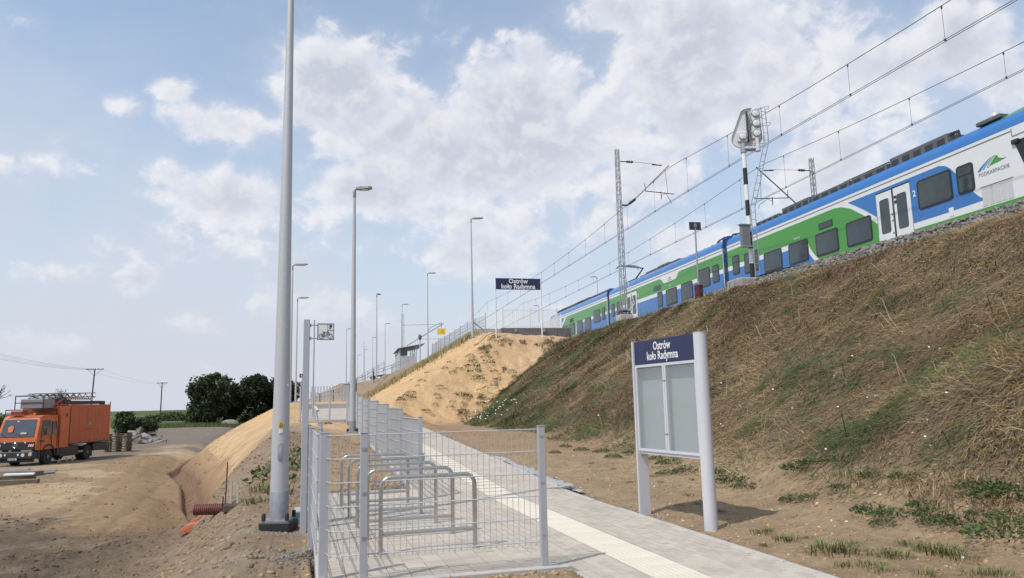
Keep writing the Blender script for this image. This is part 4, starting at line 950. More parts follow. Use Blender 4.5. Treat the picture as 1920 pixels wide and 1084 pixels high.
# gangways between the cars, set back from the sides
for s0, s1 in ((38.15, 38.75), (57.95, 58.6)):
    g = bpy.data.objects.new('gangway', None); COL.objects.link(g); g.parent = train
    for z0, z1, m in ((6.95, 8.65, mat('gangway_blue_shaded', (.015, .07, .22), .5)), (8.65, 8.9, mat('gangway_white_shaded', (.40, .40, .40), .5)), (8.9, 9.79, mat('gangway_green_shaded', (.02, .11, .02), .5)), (9.79, 10.1, mat('gangway_white_shaded', (.40, .40, .40), .5)), (10.1, 10.72, mat('gangway_blue_shaded', (.015, .07, .22), .5))):  # same livery colours, darkened: shade of the recess put into the paint
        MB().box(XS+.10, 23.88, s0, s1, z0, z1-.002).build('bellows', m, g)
    for k in range(4): MB().box(XS+.06, XS+.10, s0+.06+k*.15, s0+.12+k*.15, 7, 10.6).build('bellows_rib', mat('gangway_blue_shaded', (.015, .07, .22), .5) if k != 2 else RUB, g)
# running gear, mostly hidden behind the crest
for k, sc in enumerate((21, 38.4, 58.3, 73.5)):
    b_ = bpy.data.objects.new('bogie', None); COL.objects.link(b_); b_.parent = train
    MB().box(21.5, 23.6, sc-1.7, sc+1.7, 6.85, 7.1).build('bogie_frame', EQD, b_)
    for q in (-1.2, 1.2):
        for x in (21.72, 23.22): MB().lathe([(.42, x), (.42, x+.13)], 18, (0, sc+q, 7.12), 'x').build('wheel', RAIL, b_)

# ---- overhead line
CW = mat('copper_wire', (.10, .10, .105), .6, .3)
def wires(L, sups, zm_s, mids, zcp, s0, s1, lab, dbl=True):
    t = rthing('overhead_wire', lab, 'overhead wire')
    def zm(s):
        for a, b, zm_mid in zip(sups[:-1], sups[1:], mids):
            if a <= s <= b: q = (s-a)/(b-a); return zm_s-(zm_s-zm_mid)*4*q*(1-q)
        return zm_s
    zcf = lambda q: float(np.interp(q, *zcp))
    ss_ = np.linspace(s0, s1, 120)
    MB().tube([(L, s, zm(s)) for s in ss_], .014, 4).build('messenger_wire', CW, t)
    for dx in ((-.06, .06) if dbl else (0,)): MB().tube([(L+dx, s, zcf(s)) for s in ss_], .011, 4).build('contact_wire', CW, t)
    k = s0+1.2; i = 0
    while k < s1:
        if True:
            z = zm(k); zc_ = zcf(k); m_ = MB(); m_.tube([(L, k, zc_), (L+.0, k, z)], .008, 3)
            m_.box(L-.02, L+.02, k-.02, k+.02, z-.10, z+.0); m_.box(L-.03, L+.03, k-.02, k+.02, zc_-.01, zc_+.06); m_.build('dropper', CW, t)
        k += 4.55 if k < 75 else 6.5; i += 1
wires(18.2, [-21, 38.6, 97, 155], 14.9, [13.5, 13.9, 13.9], ([8, 16, 29, 38], [12.3, 12.42, 12.75, 12.85]), -10, 152, 'catenary wire over the near track, the upper left of the two lines')
wires(22.54, [-20, 36.4, 95, 155], 14.4, [13.2, 13.5, 13.5], ([8, 60], [12.45, 12.48]), -8, 150, 'catenary wire over the train, the lower right of the two lines')
LAT = mat('mast_zinc', (.42, .43, .44), .5, .4, var=.15)
def lattice(t, x, y, z0, z1, w0, w1, wy0, wy1, n):
    for sx in (-1, 1):
        for sy in (-1, 1):
            MB().bar((x+sx*w0/2, y+sy*wy0/2, z0), (x+sx*w1/2, y+sy*wy1/2, z1), .042, .042).build('chord', LAT, t)
    m_ = MB()
    def P(q, sx, sy): w = w0+(w1-w0)*q; wy = wy0+(wy1-wy0)*q; return (x+sx*w/2, y+sy*wy/2, z0+(z1-z0)*q)
    for k in range(n):
        a, b = k/n, (k+1)/n; f = 1 if k % 2 else -1
        for sy in (-1, 1): m_.bar(P(a, f, sy), P(b, -f, sy), .02, .02)
        for sx in (-1, 1): m_.bar(P(a, sx, f), P(b, sx, -f), .02, .02)
    m_.build('lacing', LAT, t)
m1 = rthing('catenary_mast', 'tall steel lattice catenary mast on the crest left of the train door, bracket reaching right', 'catenary mast', 'catenary masts')
lattice(m1, 15.2, 39.4, 6.5, 16.0, .29, .17, .32, .18, 26)
MB().bbox(14.82, 15.58, 39.0, 39.8, 5.6, 6.28, .03).build('foundation', KM, m1); MB().box(14.9, 15.5, 39.05, 39.75, 6.28, 6.34).build('base_plate', RAIL, m1)
for sx in (-.22, .22):
    for sy in (-.25, .25): MB().lathe([(.04, 6.34), (.04, 6.5)], 8, (15.2+sx, 39.4+sy, 0)).build('anchor_bolt', RAIL, m1)
MB().box(14.95, 15.45, 39.1, 39.7, 6.48, 6.53).build('base_plate', RAIL, m1)
MB().tube([(15.36, 39.1, 6.5), (15.7, 39.05, 6.9), (15.35, 39.1, 8.2)], .02, 5).build('earth_cable', WHT, m1)
def bracket(t, x, y, d, zt, zb, reach, ztip):
    s = d; m_ = MB()
    m_.tube([(x, y, zt), (x+s*.35, y, zt)], .03, 6); m_.tube([(x+s*.8, y, zt), (x+s*(reach-.55), y, zt-.06)], .012, 4); m_.tube([(x+s*(reach-.8), y, zt-.1), (x+s*(reach-.2), y, zt-.12)], .035, 6); m_.build('tie_rod', EQD, t, True)
    m_ = MB(); m_.lathe([(.03, .35), (.08, .42), (.04, .48), (.09, .55), (.04, .62), (.08, .7), (.03, .8)], 8, (x, y, zt), 'x') if s > 0 else m_.lathe([(.03, -.35), (.08, -.42), (.04, -.48), (.09, -.55), (.04, -.62), (.08, -.7), (.03, -.8)], 8, (x, y, zt), 'x'); m_.build('insulator', EQD, t, True)
    m_ = MB(); m_.tube([(x, y, zb), (x+s*.3, y, zb), (x+s*.75, y, zb+.35)], .05, 6); m_.tube([(x+s*.45, y, zb+.12), (x+s*.8, y, zb+.38)], .085, 8); m_.build('strut_insulator', EQD, t, True)
    MB().tube([(x+s*.75, y, zb+.35), (x+s*(reach+.25), y, ztip+.15)], .036, 8).build('strut_tube', mat('strut_zinc', (.20, .21, .22), .5, .5), t, True)
    zr = zb+(ztip-zb)*.38; xr_ = x+s*(.75+(reach-.5)*.30)
    m_ = MB(); m_.tube([(xr_, y, zr), (x+s*(reach+.5), y, zr-.12)], .026, 6); m_.tube([(x+s*(reach), y, ztip-.05), (x+s*(reach+.1), y, zr-.1)], .012, 4); m_.tube([(xr_, y, zr+.45), (xr_+s*.05, y, zr)], .02, 4)
    m_.tube([(xr_+s*1.0, y, zr), (xr_+s*1.0, y, zr-.45)], .025, 5); m_.tube([(xr_+s*1.0, y, zr-.25), (xr_+s*1.3, y, zr-.1), (x+s*(reach+.2), y, zr-.45), (x+s*(reach+.3), y, zr-.7)], .016, 5); m_.build('registration_arm', EQD, t, True)
bracket(m1, 15.3, 39.2, 1, 15.2, 12.6, 2.75, 14.95)
m2 = rthing('catenary_mast', 'short-looking lattice catenary mast rising behind the train, bracket reaching left over the train', 'catenary mast', 'catenary masts')
lattice(m2, 25.7, 36.3, 6.0, 14.95, .24, .17, .26, .17, 26); bracket(m2, 25.6, 36.3, -1, 14.2, 11.6, 3.15, 14.1)
# distant masts
for (px, py, Y, lab, hh) in ((755, 588, 118, 'distant lattice mast rising behind the platform shelter', 10.5), (683, 640, 200, 'far lattice mast left of the handrail bend, behind the lamps', 11)):
    p = pt(px, py, Y); t = thing('catenary_mast', lab, 'catenary mast', (p[0], p[1], 0), TA, 'catenary masts'); lattice(t, 0, 0, p[2]-hh, p[2], .45, .32, .45, .32, 18)
    if px == 755: farm = (t, p)
# long bracket of the distant mast over the tracks
t, p = farm; a = pt(763, 648, 118); b_ = pt(832, 604.5, 118); MB().tube([(a[0]-p[0]+0, 0, a[2]), ((b_[0]-p[0]), 0, b_[2])], .10, 6).build('strut_tube', LAT, t, True)
a = pt(756, 610, 118); b_ = pt(828, 606, 118); MB().tube([(0, 0, a[2]), (b_[0]-p[0], 0, b_[2])], .03, 4).build('tie_rod', EQD, t)
# post with round cabinet and arm
p = pt(787.5, 632, 92); t = thing('camera_post', 'grey post with a round housing and a thin horizontal arm, right of the shelter', 'post', (p[0], p[1], 0), .05)
MB().lathe([(.09, 5.9), (.08, p[2])], 10).build('pole', ALU, t, True); MB().lathe([(.20, -.2), (.33, -.1), (.33, .12), (.18, .2)], 14, (0, 0, p[2]), 'x').build('housing', EQ, t, True); MB().tube([(0, 0, p[2]-.25), (3.6, 0, p[2]-.3)], .03, 4).build('arm', ZINC, t)
# yellow plate hanging
p0 = pt(827.5, 616, 75); t = thing('yellow_sign', 'small yellow rectangular plate hanging above the crest fence, right of the lamp', 'sign', (p0[0], p0[1], 0), .1)
MB().box(-.42, .42, -.02, .02, p0[2]-.62, p0[2]).build('sign_panel', YEL, t); MB().box(-.02, .02, -.02, .02, p0[2], p0[2]+.62).build('hanger', EQD, t); MB().tube([(-1.35, 0, p0[2]-.3), (-1.1, 0, p0[2]+.1), (.05, 0, p0[2]+.62)], .03, 5).build('carrier_arm', ZINC, t)
MB().lathe([(.16, -.025), (.16, -.022)], 14, (.1, 0, p0[2]-.31), 'y').build('faded_mark', mat('faded_yellow', (.55, .36, .03), .6), t)

# ---- light signal seen from behind
sg = rthing('railway_signal', 'white multi-lens railway light signal seen from behind on a black and white striped post with ladder', 'railway signal')
X0, S0 = 15.75, 26.6; zb, zt = 6.25, 12.2
bz = [6.25, 6.85, 7.45, 8.15, 8.8, 9.45, 10.1, 10.8, 11.85]
for k in range(8): MB().lathe([(.088, bz[k]), (.085, bz[k+1])], 20, (X0, S0, 0)).build('post_band', BLK if k % 2 == 0 else WHT, sg, True)
MB().bbox(X0-.85, X0+.85, S0-.55, S0+.6, 5.1, 6.2, .05).build('foundation', mat('foundation_concrete', (.34, .32, .29), .9, var=.25, vs=3, bump=.4, bs=30), sg)
MB().bbox(X0-.2, X0+.35, S0-.2, S0+.2, 6.2, 6.27, .01).build('base_plate', RAIL, sg)
m_ = MB(); 
for k in range(3): m_.tube([(X0+.1, S0-.1, 6.3), (X0+.5, S0-.6-k*.3, 6.32+.05*k), (X0+.6+.1*k, S0-2.2-.6*k, 6.35), (X0+.7, S0-4.0-.5*k, 6.2)], .022, 6)
m_.build('cable', BLK, sg, True)
# arm, second short mast and the lamp cases, turned a little off the track axis
TH = math.radians(-20)
def piv(o):
    c_, s_ = math.cos(TH), math.sin(TH); o.rotation_euler.z = TH; o.location = (X0-(c_*X0-s_*S0), S0-(s_*X0+c_*S0), 0); return o
SGW = mat('signal_grey', (.60, .61, .62), .5, var=.08); SGC = mat('signal_cover', (.66, .67, .68), .45, var=.06); SCR = mat('screen_grey', (.68, .69, .70), .5, var=.05)
piv(MB().lathe([(.12, 11.45), (.12, 11.85)], 16, (X0, S0, 0)).build('arm_collar', ZINC, sg, True))
piv(MB().tube([(X0+.05, S0, 11.62), (X0+.56, S0-.10, 11.56)], [.12, .10], 10).build('side_arm', ZINC, sg, True))
piv(MB().lathe([(.11, 11.45), (.11, 11.68), (.08, 11.7), (.08, 12.0)], 14, (X0+.55, S0-.10, 0)).build('side_mast', SGW, sg, True))
def housing(x, s, z0, n, w=.34, nm='lamp_housing'):
    o = bpy.data.objects.new(nm, None); COL.objects.link(o); o.parent = sg; hh = .42*n; piv(o)
    MB().bbox(x-w/2, x+w/2, s-.02, s+.26, z0, z0+hh+.04, .05).build('housing_box', SGW, o)
    for k in range(n):
        c_ = z0+.23+k*.42
        MB().lathe([(.150, s-.035), (.165, s-.02)], 22, (x, 0, c_), 'y').build('cover_ring', mat('seal_dark', (.10, .10, .11), .6), o, True)
        MB().lathe([(.10, s-.085), (.135, s-.07), (.148, s-.03)], 22, (x, 0, c_), 'y').build('round_cover', SGC, o, True)
        for q in (-.12, .12): MB().lathe([(.014, s-.088), (.014, s-.07)], 6, (x, 0, c_+q), 'y').build('screw', EQD, o)
housing(X0+.56, S0-.10, 11.98, 3); housing(X0+.0, S0-.05, 11.90, 1, .38)
# backing screen, pear shaped
cv = []
for cx_, cz_, r_c, a0, a1 in ((.36, 12.98, .46, 2.35, -.25), (.46, 12.2, .38, -.2, -1.5), (.0, 12.16, .40, -1.6, -3.65)):
    for k in range(11): a = a0+(a1-a0)*k/10; cv.append((cx_+r_c*math.cos(a), cz_+r_c*math.sin(a)))
piv(MB().loft([[(X0+x, S0+.32, z) for x, z in cv], [(X0+x, S0+.34, z) for x, z in cv]]).build('backing_screen', SCR, sg))
piv(MB().loft([[(X0+x, S0+.24, z) for x, z in cv], [(X0+x, S0+.32, z) for x, z in cv]], caps=False).build('screen_rim', SCR, sg, True))
for x in (.24, .29): piv(MB().box(X0+x-.012, X0+x+.012, S0+.16, S0+.31, 12.0, 13.3).build('stiffener', EQ, sg))
piv(MB().tube([(X0+.34, S0-.06, 11.95), (X0+.28, S0-.10, 12.3), (X0+.40, S0-.12, 12.7), (X0+.30, S0-.08, 13.1)], .012, 5).build('conduit', EQD, sg))
for k in range(3): piv(MB().tube([(X0+.28, S0-.05, 12.15+k*.42), (X0+.55, S0-.20, 12.42+k*.40), (X0+.85, S0-.16, 12.5+k*.36)], .009, 5).build('conduit', EQD, sg))
piv(MB().tube([(X0+.36, S0-.12, 12.0), (X0+.36, S0-.14, 11.75), (X0+.80, S0-.14, 11.75), (X0+.80, S0-.12, 12.1)], .013, 5).build('cable_loop', EQD, sg))
# cranked ladder with cage hoops
lp = [(X0-.02, S0-.26, 6.25), (X0-.02, S0-.26, 9.1), (X0+.72, S0-.42, 11.85), (X0+.66, S0-.42, 13.28)]
for dx in (0, .19): MB().tube([(p[0]+dx, p[1], p[2]) for p in lp], .020, 6).build('ladder_rail', ZINC, sg, True)
z = 6.5
zz_ = [p[2] for p in lp]
while z < 13.2:
    q = np.interp(z, zz_, [p[0] for p in lp]); qs = np.interp(z, zz_, [p[1] for p in lp])
    MB().tube([(q, qs, z), (q+.19, qs, z)], .012, 5).build('rung', ZINC, sg); z += .30
for z in (12.5, 13.2):
    MB().tube([(X0+.66+.10-.17*math.cos(a), S0-.42-.36*math.sin(a), z) for a in np.linspace(0, PI, 9)], .011, 5).build('safety_hoop', ZINC, sg, True)
for z in (7.6, 8.8): MB().tube([(X0, S0, z), (X0-.02, S0-.26, z)], .016, 5).build('ladder_stay', ZINC, sg)
# plate box at left of the post
MB().bbox(X0-.50, X0-.10, S0-.25, S0-.10, 7.5, 8.38, .02).build('terminal_box', mat('box_grey', (.17, .185, .20), .5, var=.15), sg)
for z in (7.48, 8.37): MB().box(X0-.54, X0-.02, S0-.28, S0-.06, z, z+.035).build('box_rim', ZINC, sg)

# ---- repeater board on a red drum
rs = rthing('marker_board', 'small black board with a round reflector on a thin pole in a red ribbed drum beside the train', 'sign')
X1, S1 = 15.0, 29.8
m_ = MB(); prof = []
for k in range(14): prof += [(.165, 5.72+k*.055), (.185, 5.735+k*.055), (.185, 5.755+k*.055), (.165, 5.77+k*.055)]
m_.lathe(prof, 20, (X1, S1, 0)).build('ribbed_drum', mat('red_plastic', (.12, .03, .03), .6, var=.2), rs, True)
MB().lathe([(.036, 5.9), (.036, 9.3)], 10, (X1, S1, 0)).build('pole', ZINC, rs, True)
bd = MB().box(X1-.27, X1+.27, S1-.03, S1+.02, 8.95, 9.30).build('board', mat('board_black', (.03, .034, .045), .5), rs)
MB().lathe([(.065, S1-.045), (.065, S1-.03)], 16, (X1, 0, 9.14), 'y').build('reflector', mat('reflector', (.55, .56, .58), .3), bd, True); MB().lathe([(.045, S1-.05), (.045, S1-.045)], 12, (X1, 0, 9.14), 'y').build('reflector_core', EQ, bd)
for sx in (-.30, .27): MB().box(X1+sx, X1+sx+.03, S1-.03, S1, 8.96, 9.0).build('bracket', ZINC, bd)

# ---- platform
PC = mat('platform_concrete', (.14, .14, .145), .85, var=.18, vs=2)
pf = rthing('platform', None, None); pf['kind'] = 'structure'
MB().box(9.2, 16.55, 54.7, 260, 6.0, 7.05).build('platform_slab', KM, pf)
MB().box(25.6, 29, 60, 260, 5.0, 7.2).build('platform_slab', KM, pf)
wl = rthing('platform_end_wall', 'dark grey concrete end wall of the platform under the white railing', 'wall')
for k in range(5): a = 11.2+k*1.09; MB().bbox(a, a+1.075, 54.35, 54.62, 6.0, 7.08, .02).build('wall_panel', PC, wl)
for k in (1, 3): MB().box(11.2+k*1.09-.08, 11.2+k*1.09+.08, 54.2, 54.34, 6.75, 7.0).build('bracket', ZINC, wl)
rl = rthing('platform_railing', 'white vertical-bar railing across the end of the platform', 'railing')
for k, a in enumerate((11.35, 13.45, 15.55)): MB().bbox(a-.06, a+.06, 54.42, 54.54, 6.95, 8.62, .01).build('post', WHT, rl)
for a in (11.35, 13.45):
    pn = bpy.data.objects.new('railing_panel', None); COL.objects.link(pn); pn.parent = rl
    for z in (7.15, 8.42): MB().box(a+.1, a+2.0, 54.46, 54.50, z, z+.05).build('rail', WHT, pn)
    for j in range(13): MB().box(a+.16+j*.148, a+.19+j*.148, 54.465, 54.495, 7.2, 8.42).build('bar', WHT, pn)
r2 = rthing('platform_railing', 'second white railing running away along the platform behind the end railing', 'railing')
for k in range(7): MB().bbox(16.3, 16.4, 56+k*2.2, 56.1+k*2.2, 7.05, 8.3, .01).build('post', WHT, r2)
for k in range(6):
    for j in range(12): MB().box(16.33, 16.36, 56.2+k*2.2+j*.17, 56.23+k*2.2+j*.17, 7.15, 8.2).build('bar', WHT, r2)
    for z in (7.12, 8.2): MB().box(16.32, 16.38, 56.1+k*2.2, 58.2+k*2.2, z, z+.05).build('rail', WHT, r2)
# mesh fence along the crest of the platform slope
cf = thing('wire_fence', 'fine mesh fence along the crest of the sand slope between the lamps and the name board', 'fence')
cpx = [(1.0*a) for a in ()]
pp = []
for s in np.arange(53.2, 77, 2.5):
    L = np.interp(s, [50, 54, 60, 76], [10.6, 9.6, 9.1, 8.4]); x, y = rw(L, s); pp.append((x, y, hz(x, y)))
for x, y, z in pp: post(cf, (x, y), z-.3, z+1.6, .06, .06, TA)
for a, b in zip(pp[:-1], pp[1:]): panel(cf, a[:2], b[:2], min(a[2], b[2])+.1, min(a[2], b[2])+1.5, nh=7, sp=.12, r=.006, rh=.007)
# shelters
def shelter(px, py, Y, w, d, h, lab, rz=TA):
    p = pt(px, py, Y); t = thing('platform_shelter', lab, 'shelter', (p[0], p[1], p[2]), rz)
    GW = mat('shelter_panel', (.50, .51, .53), .4)
    for x in (0, d):
        for y in np.linspace(0, w, 4): MB().box(x-.05, x+.05, y-.05, y+.05, -.6, h+(.35 if x else 0)).build('post', GAL, t)
    for y0, y1 in zip(np.linspace(0, w, 4)[:-1], np.linspace(0, w, 4)[1:]): MB().box(-.02, .02, y0+.06, y1-.06, -.3, h-.2).build('wall_panel', GW, t)
    MB().box(.06, d-.06, -.02, .02, -.3, h-.9).build('wall_panel', GW, t); MB().box(.06, d*.45, -.03, .03, h-.85, h-.1).build('side_window', mat('shelter_dark', (.08, .09, .10), .3), t)
    MB().loft([[(-.3, -.4, h), (d+1.0, -.4, h+.6), (d+1.0, -.4, h+.66), (-.3, -.4, h+.08)], [(-.3, w+.4, h), (d+1.0, w+.4, h+.6), (d+1.0, w+.4, h+.66), (-.3, w+.4, h+.08)]]).build('roof', mat('shelter_roof', (.16, .17, .18), .5), t)
    return t
shelter(750, 692, 92, 9, 2.0, 2.45, 'grey platform shelter with a slanting roof, nearer of the two')
shelter(697, 724, 165, 9, 2.2, 2.0, 'far small platform shelter with a slanting roof, left of the bend in the handrails')
# stepped ramp handrails
def handrail(P, lab, nm='handrail'):
    t = thing(nm, lab, 'handrail'); P = [pt(*q) for q in P]
    for dz in (0, -.28): MB().tube([(p[0], p[1], p[2]+dz) for p in P], .035, 6).build('rail', WIRE, t, True)
    for a, b in zip(P[:-1], P[1:]):
        n = max(1, int(np.linalg.norm(b-a)/2.0))
        for k in range(n+1): q = a+(b-a)*k/n; MB().box(q[0]-.03, q[0]+.03, q[1]-.03, q[1]+.03, q[2]-1.15, q[2]).build('post', GAL, t)
handrail([(597, 738, 62), (625, 731, 64), (668, 711, 70), (701, 696, 74), (735, 684, 78), (780, 664.5, 84)], 'double grey handrail climbing right from the upper path towards the shelter')
handrail([(640, 727, 78), (668, 709, 84), (700, 690, 90), (720, 679, 94)], 'upper double handrail behind the first one, ending at a lamp post')
handrail([(583, 736, 55), (600, 738, 58), (640, 727, 62)], 'low handrail at the head of the path, left of the grey cabinet')
p = pt(650.5, 738, 56); t = thing('electrical_cabinet', 'grey cabinet beside the foot of the handrails, left of the mound lamp post', 'cabinet', (p[0], p[1], p[2]))
MB().bbox(-.22, .22, -.2, .2, -.8, .68, .02).build('body', mat('cabinet_grey', (.33, .34, .36), .5), t); MB().bbox(-.26, .26, -.24, .24, .68, .74, .01).build('lid', ZINC, t); MB().box(-.2, .2, -.212, -.202, -.1, .62).build('door', mat('cabinet_grey', (.33, .34, .36), .5), t)
# dense fence on the far side of the upper path
ff = thing('wire_fence', 'row of closely set fence posts along the far side of the ramp, above the paved turn', 'fence'); P = []
for k in range(15): px = 585+k*5.6; P.append(pt(px, 725-.25*k, 66-.1*k))
for p in P: MB().box(p[0]-.04, p[0]+.04, p[1]-.04, p[1]+.04, p[2]-1.7, p[2]).build('post', GAL, ff)
for a, b in zip(P[:-1], P[1:]): MB().box(min(a[0], b[0])+.04, max(a[0], b[0])-.04, a[1]-.01, a[1]+.01, a[2]-.75, a[2]-.68).build('rail', WIRE, ff)
f6 = thing('wire_fence', 'white-grey mesh fence below the shelter, along the stairs', 'fence'); P = [pt(px, py, 84) for px, py in ((738, 681), (750, 676), (762, 670), (775, 664))]
for p in P: post(f6, (p[0], p[1]), p[2]-1.5, p[2], .07, .07)
for a, b in zip(P[:-1], P[1:]): panel(f6, a[:2], b[:2], a[2]-1.2, a[2]-.1, sp=.14, r=.01, rh=.01)
for (px, py, Y, lab) in ((780, 658, 82, 'short white pole at the top of the handrails'), (822, 634, 76, 'thin pole standing behind the crest fence under the yellow plate')):
    p = pt(px, py, Y); o = MB().lathe([(.05, hz(p[0], p[1])-.2), (.045, p[2])], 8, (p[0], p[1], 0)).build('short_pole', WIRE, smooth=True); tag(o, lab, 'pole')
# stay of the crest lamp
a = pt(887, 604, 51); b_ = pt(908, 620, 52.5); o = MB().tube([a, b_], .04, 6).build('stay_bar', ZINC); tag(o, 'short slanting bar beside the crest lamp post', 'stay')
# ---------------------------------------------------------------- works truck and yard on the left
ORG = mat('truck_orange', (.52, .125, .035), .5, var=.16, vs=1.3); ORG2 = mat('truck_orange_dull', (.44, .10, .035), .55, var=.18, vs=1.1)
TB = mat('truck_black', (.025, .026, .028), .55, var=.2); TY = mat('tyre', (.03, .03, .03), .85, var=.3, vs=12); RIM = mat('rim_grey', (.20, .19, .18), .5, .3, var=.25)
WSC = mat('windscreen', (.05, .065, .085), .08, var=.3, vs=1.5, spec=.7); RED = mat('signal_red', (.50, .03, .03), .5)
# truck frame: x across (0 = side facing the road, negative away), y forward = towards the camera
tx, ty, tz = -30.15, 51.3, -1.72
tk = thing('works_truck', 'orange four-wheeled works truck with box body and a folded ladder platform on its roof', 'truck', (tx, ty, tz), math.radians(1.5))
def tb(m, nm, *b, par=None, bev=.02): o = MB().bbox(*b, bev); return o.build(nm, m, par or tk)
# y axis: front is at -y (towards camera) -> front bumper y=-3.55, rear y=+5.0
def wheel(x, y, r=.50, w=.30, dual=False):
    o = bpy.data.objects.new('wheel', None); COL.objects.link(o); o.parent = tk; sg_ = 1
    xs = x-w if x > -1 else x
    MB().lathe([(r*.62, xs), (r*.93, xs+.0), (r, xs+.06), (r, xs+w-.06), (r*.93, xs+w), (r*.62, xs+w)], 28, (0, y, r), 'x').build('tyre', TY, o, True)
    MB().lathe([(r*.62, xs+.04), (r*.60, xs+w-.03), (r*.40, xs+w-.10), (r*.22, xs+w-.06), (r*.20, xs+w+.02), (.01, xs+w+.03)], 20, (0, y, r), 'x').build('rim', RIM, o, True)
for y in (-2.25, 2.35):
    for x in (0.0, -2.15): wheel(x, y)
wheel(-.32, 2.35)
MB().box(-1.7, -1.45, -3.1, 4.8, .55, .8).build('chassis_rail', TB, tk); MB().box(-.95, -.7, -3.1, 4.8, .55, .8).build('chassis_rail', TB, tk)
# cab
def sec(y, z0, z1, ins): return [(-2.42+ins, y, z0), (-.03-ins, y, z0), (-.03-ins, y, z1), (-2.42+ins, y, z1)]
m_ = MB(); F0 = [(-3.50, .98), (-3.55, 1.35), (-3.50, 1.72), (-3.12, 2.82), (-2.95, 3.0), (-2.7, 3.06), (-1.35, 3.06), (-1.25, 3.0), (-1.25, .98)]
m_.loft([[(-.0, p[0], p[1]*1.0) if p[1] < 1.8 else (-.10, p[0], p[1]) for p in F0], [(-.08 if p[1] < 1.8 else -.20, p[0]*(1.005), p[1]+.02) for p in F0], [(-2.37 if p[1] < 1.8 else -2.25, p[0]*1.005, p[1]+.02) for p in F0], [(-2.45 if p[1] < 1.8 else -2.35, p[0], p[1]) for p in F0]])
m_.build('cab', ORG, tk)
o = MB().loft([[(-.24, -3.525, 1.84), (-.32, -3.155, 2.80), (-2.13, -3.155, 2.80), (-2.21, -3.525, 1.84)], [(-.20, -3.54, 1.80), (-.28, -3.17, 2.84), (-2.17, -3.17, 2.84), (-2.25, -3.54, 1.80)]])
o.build('windscreen', WSC, tk)
for x0 in (-.9, -1.8): MB().tube([(x0, -3.57, 1.80), (x0-.45, -3.50, 2.05)], .012, 4).build('wiper', TB, tk)
MB().box(-.98, -.62, -3.45, -3.42, 1.96, 2.06).build('dashboard_paper', mat('paper_yellow', (.62, .62, .40), .6), tk).location = (0, -.105, 0)
MB().box(-1.42, -1.3, -3.20, -3.19, 2.70, 2.76).build('sticker', WHT, tk).location = (0, -.02, 0)
o = MB().loft([[(-1.80, -3.44, 2.08), (-1.52, -3.44, 2.08), (-1.50, -3.33, 2.38), (-1.62, -3.30, 2.5), (-1.84, -3.33, 2.38)], [(-1.78, -3.43, 2.1), (-1.54, -3.43, 2.1), (-1.52, -3.32, 2.38), (-1.62, -3.29, 2.48), (-1.82, -3.32, 2.36)]]).build('vest', mat('vest_orange', (.55, .16, .06), .7), tk, label='orange work vest hanging behind the windscreen'); o.location = (0, -.055, 0)
# grille, emblem, bumper
tb(TB, 'grille', -2.38, -.08, -3.60, -3.50, 1.02, 1.50)
for k in range(5): MB().box(-2.30, -.16, -3.615, -3.60, 1.08+k*.08, 1.10+k*.08).build('grille_bar', mat('grille_dark', (.06, .06, .065), .4), tk)
CH = mat('chrome', (.6, .6, .62), .2, .9)
em = MB(); em.tube([(-1.23+.145*math.cos(2*PI*k/24), -3.63, 1.30+.145*math.sin(2*PI*k/24)) for k in range(25)], .012, 5)
for a in (PI/2, PI/2+2*PI/3, PI/2+4*PI/3): em.tube([(-1.23, -3.63, 1.30), (-1.23+.14*math.cos(a), -3.63, 1.30+.14*math.sin(a))], [.022, .006], 5)
em.build('star_emblem', CH, tk)
for x in (-1.85, -.62): MB().box(x-.04, x+.04, -3.64, -3.61, 1.42, 1.50).build('marker_light', WHT, tk)
def chev(x0, x1, z0, z1, y, nm='warning_panel'):
    o = MB().box(x0, x1, y-.008, y, z0, z1).build(nm, WHT, tk); n = 3; w = (x1-x0)/n
    for k in range(n):
        a = x0+k*w; MB().prism([(a+w*.0, z1), (a+w*.5, z1), (min(a+w*1.0, x1), z0), (a+w*.5, z0)], 'y', y-.011, y-.008).build('red_stripe', RED, o)
chev(-.42, -.10, 1.20, 1.36, -3.62); chev(-2.36, -2.08, 1.20, 1.36, -3.62)
tb(TB, 'bumper', -2.45, .0, -3.75, -3.35, .48, .92, bev=.05)
chev(-.30, -.10, .66, .86, -3.76)
for x in (-.62, -1.95): MB().lathe([(.11, -3.79), (.10, -3.75)], 18, (x, 0, .72), 'y').build('headlight', mat('headlamp', (.55, .58, .6), .15), tk)
for x in (-.90, -1.68): MB().box(x-.04, x+.04, -3.79, -3.75, .68, .80).build('fog_lamp', WHT, tk)
MB().box(-1.50, -.98, -3.77, -3.755, .42, .53).build('number_plate', mat('plate_white', (.6, .61, .6), .5), tk)
for x in (-1.44, -1.33, -1.24, -1.16, -1.08): MB().box(x-.02, x+.025, -3.776, -3.771, .445, .51).build('plate_character', TB, tk)
tb(TB, 'front_step', -2.3, -.2, -3.6, -3.3, .28, .46)
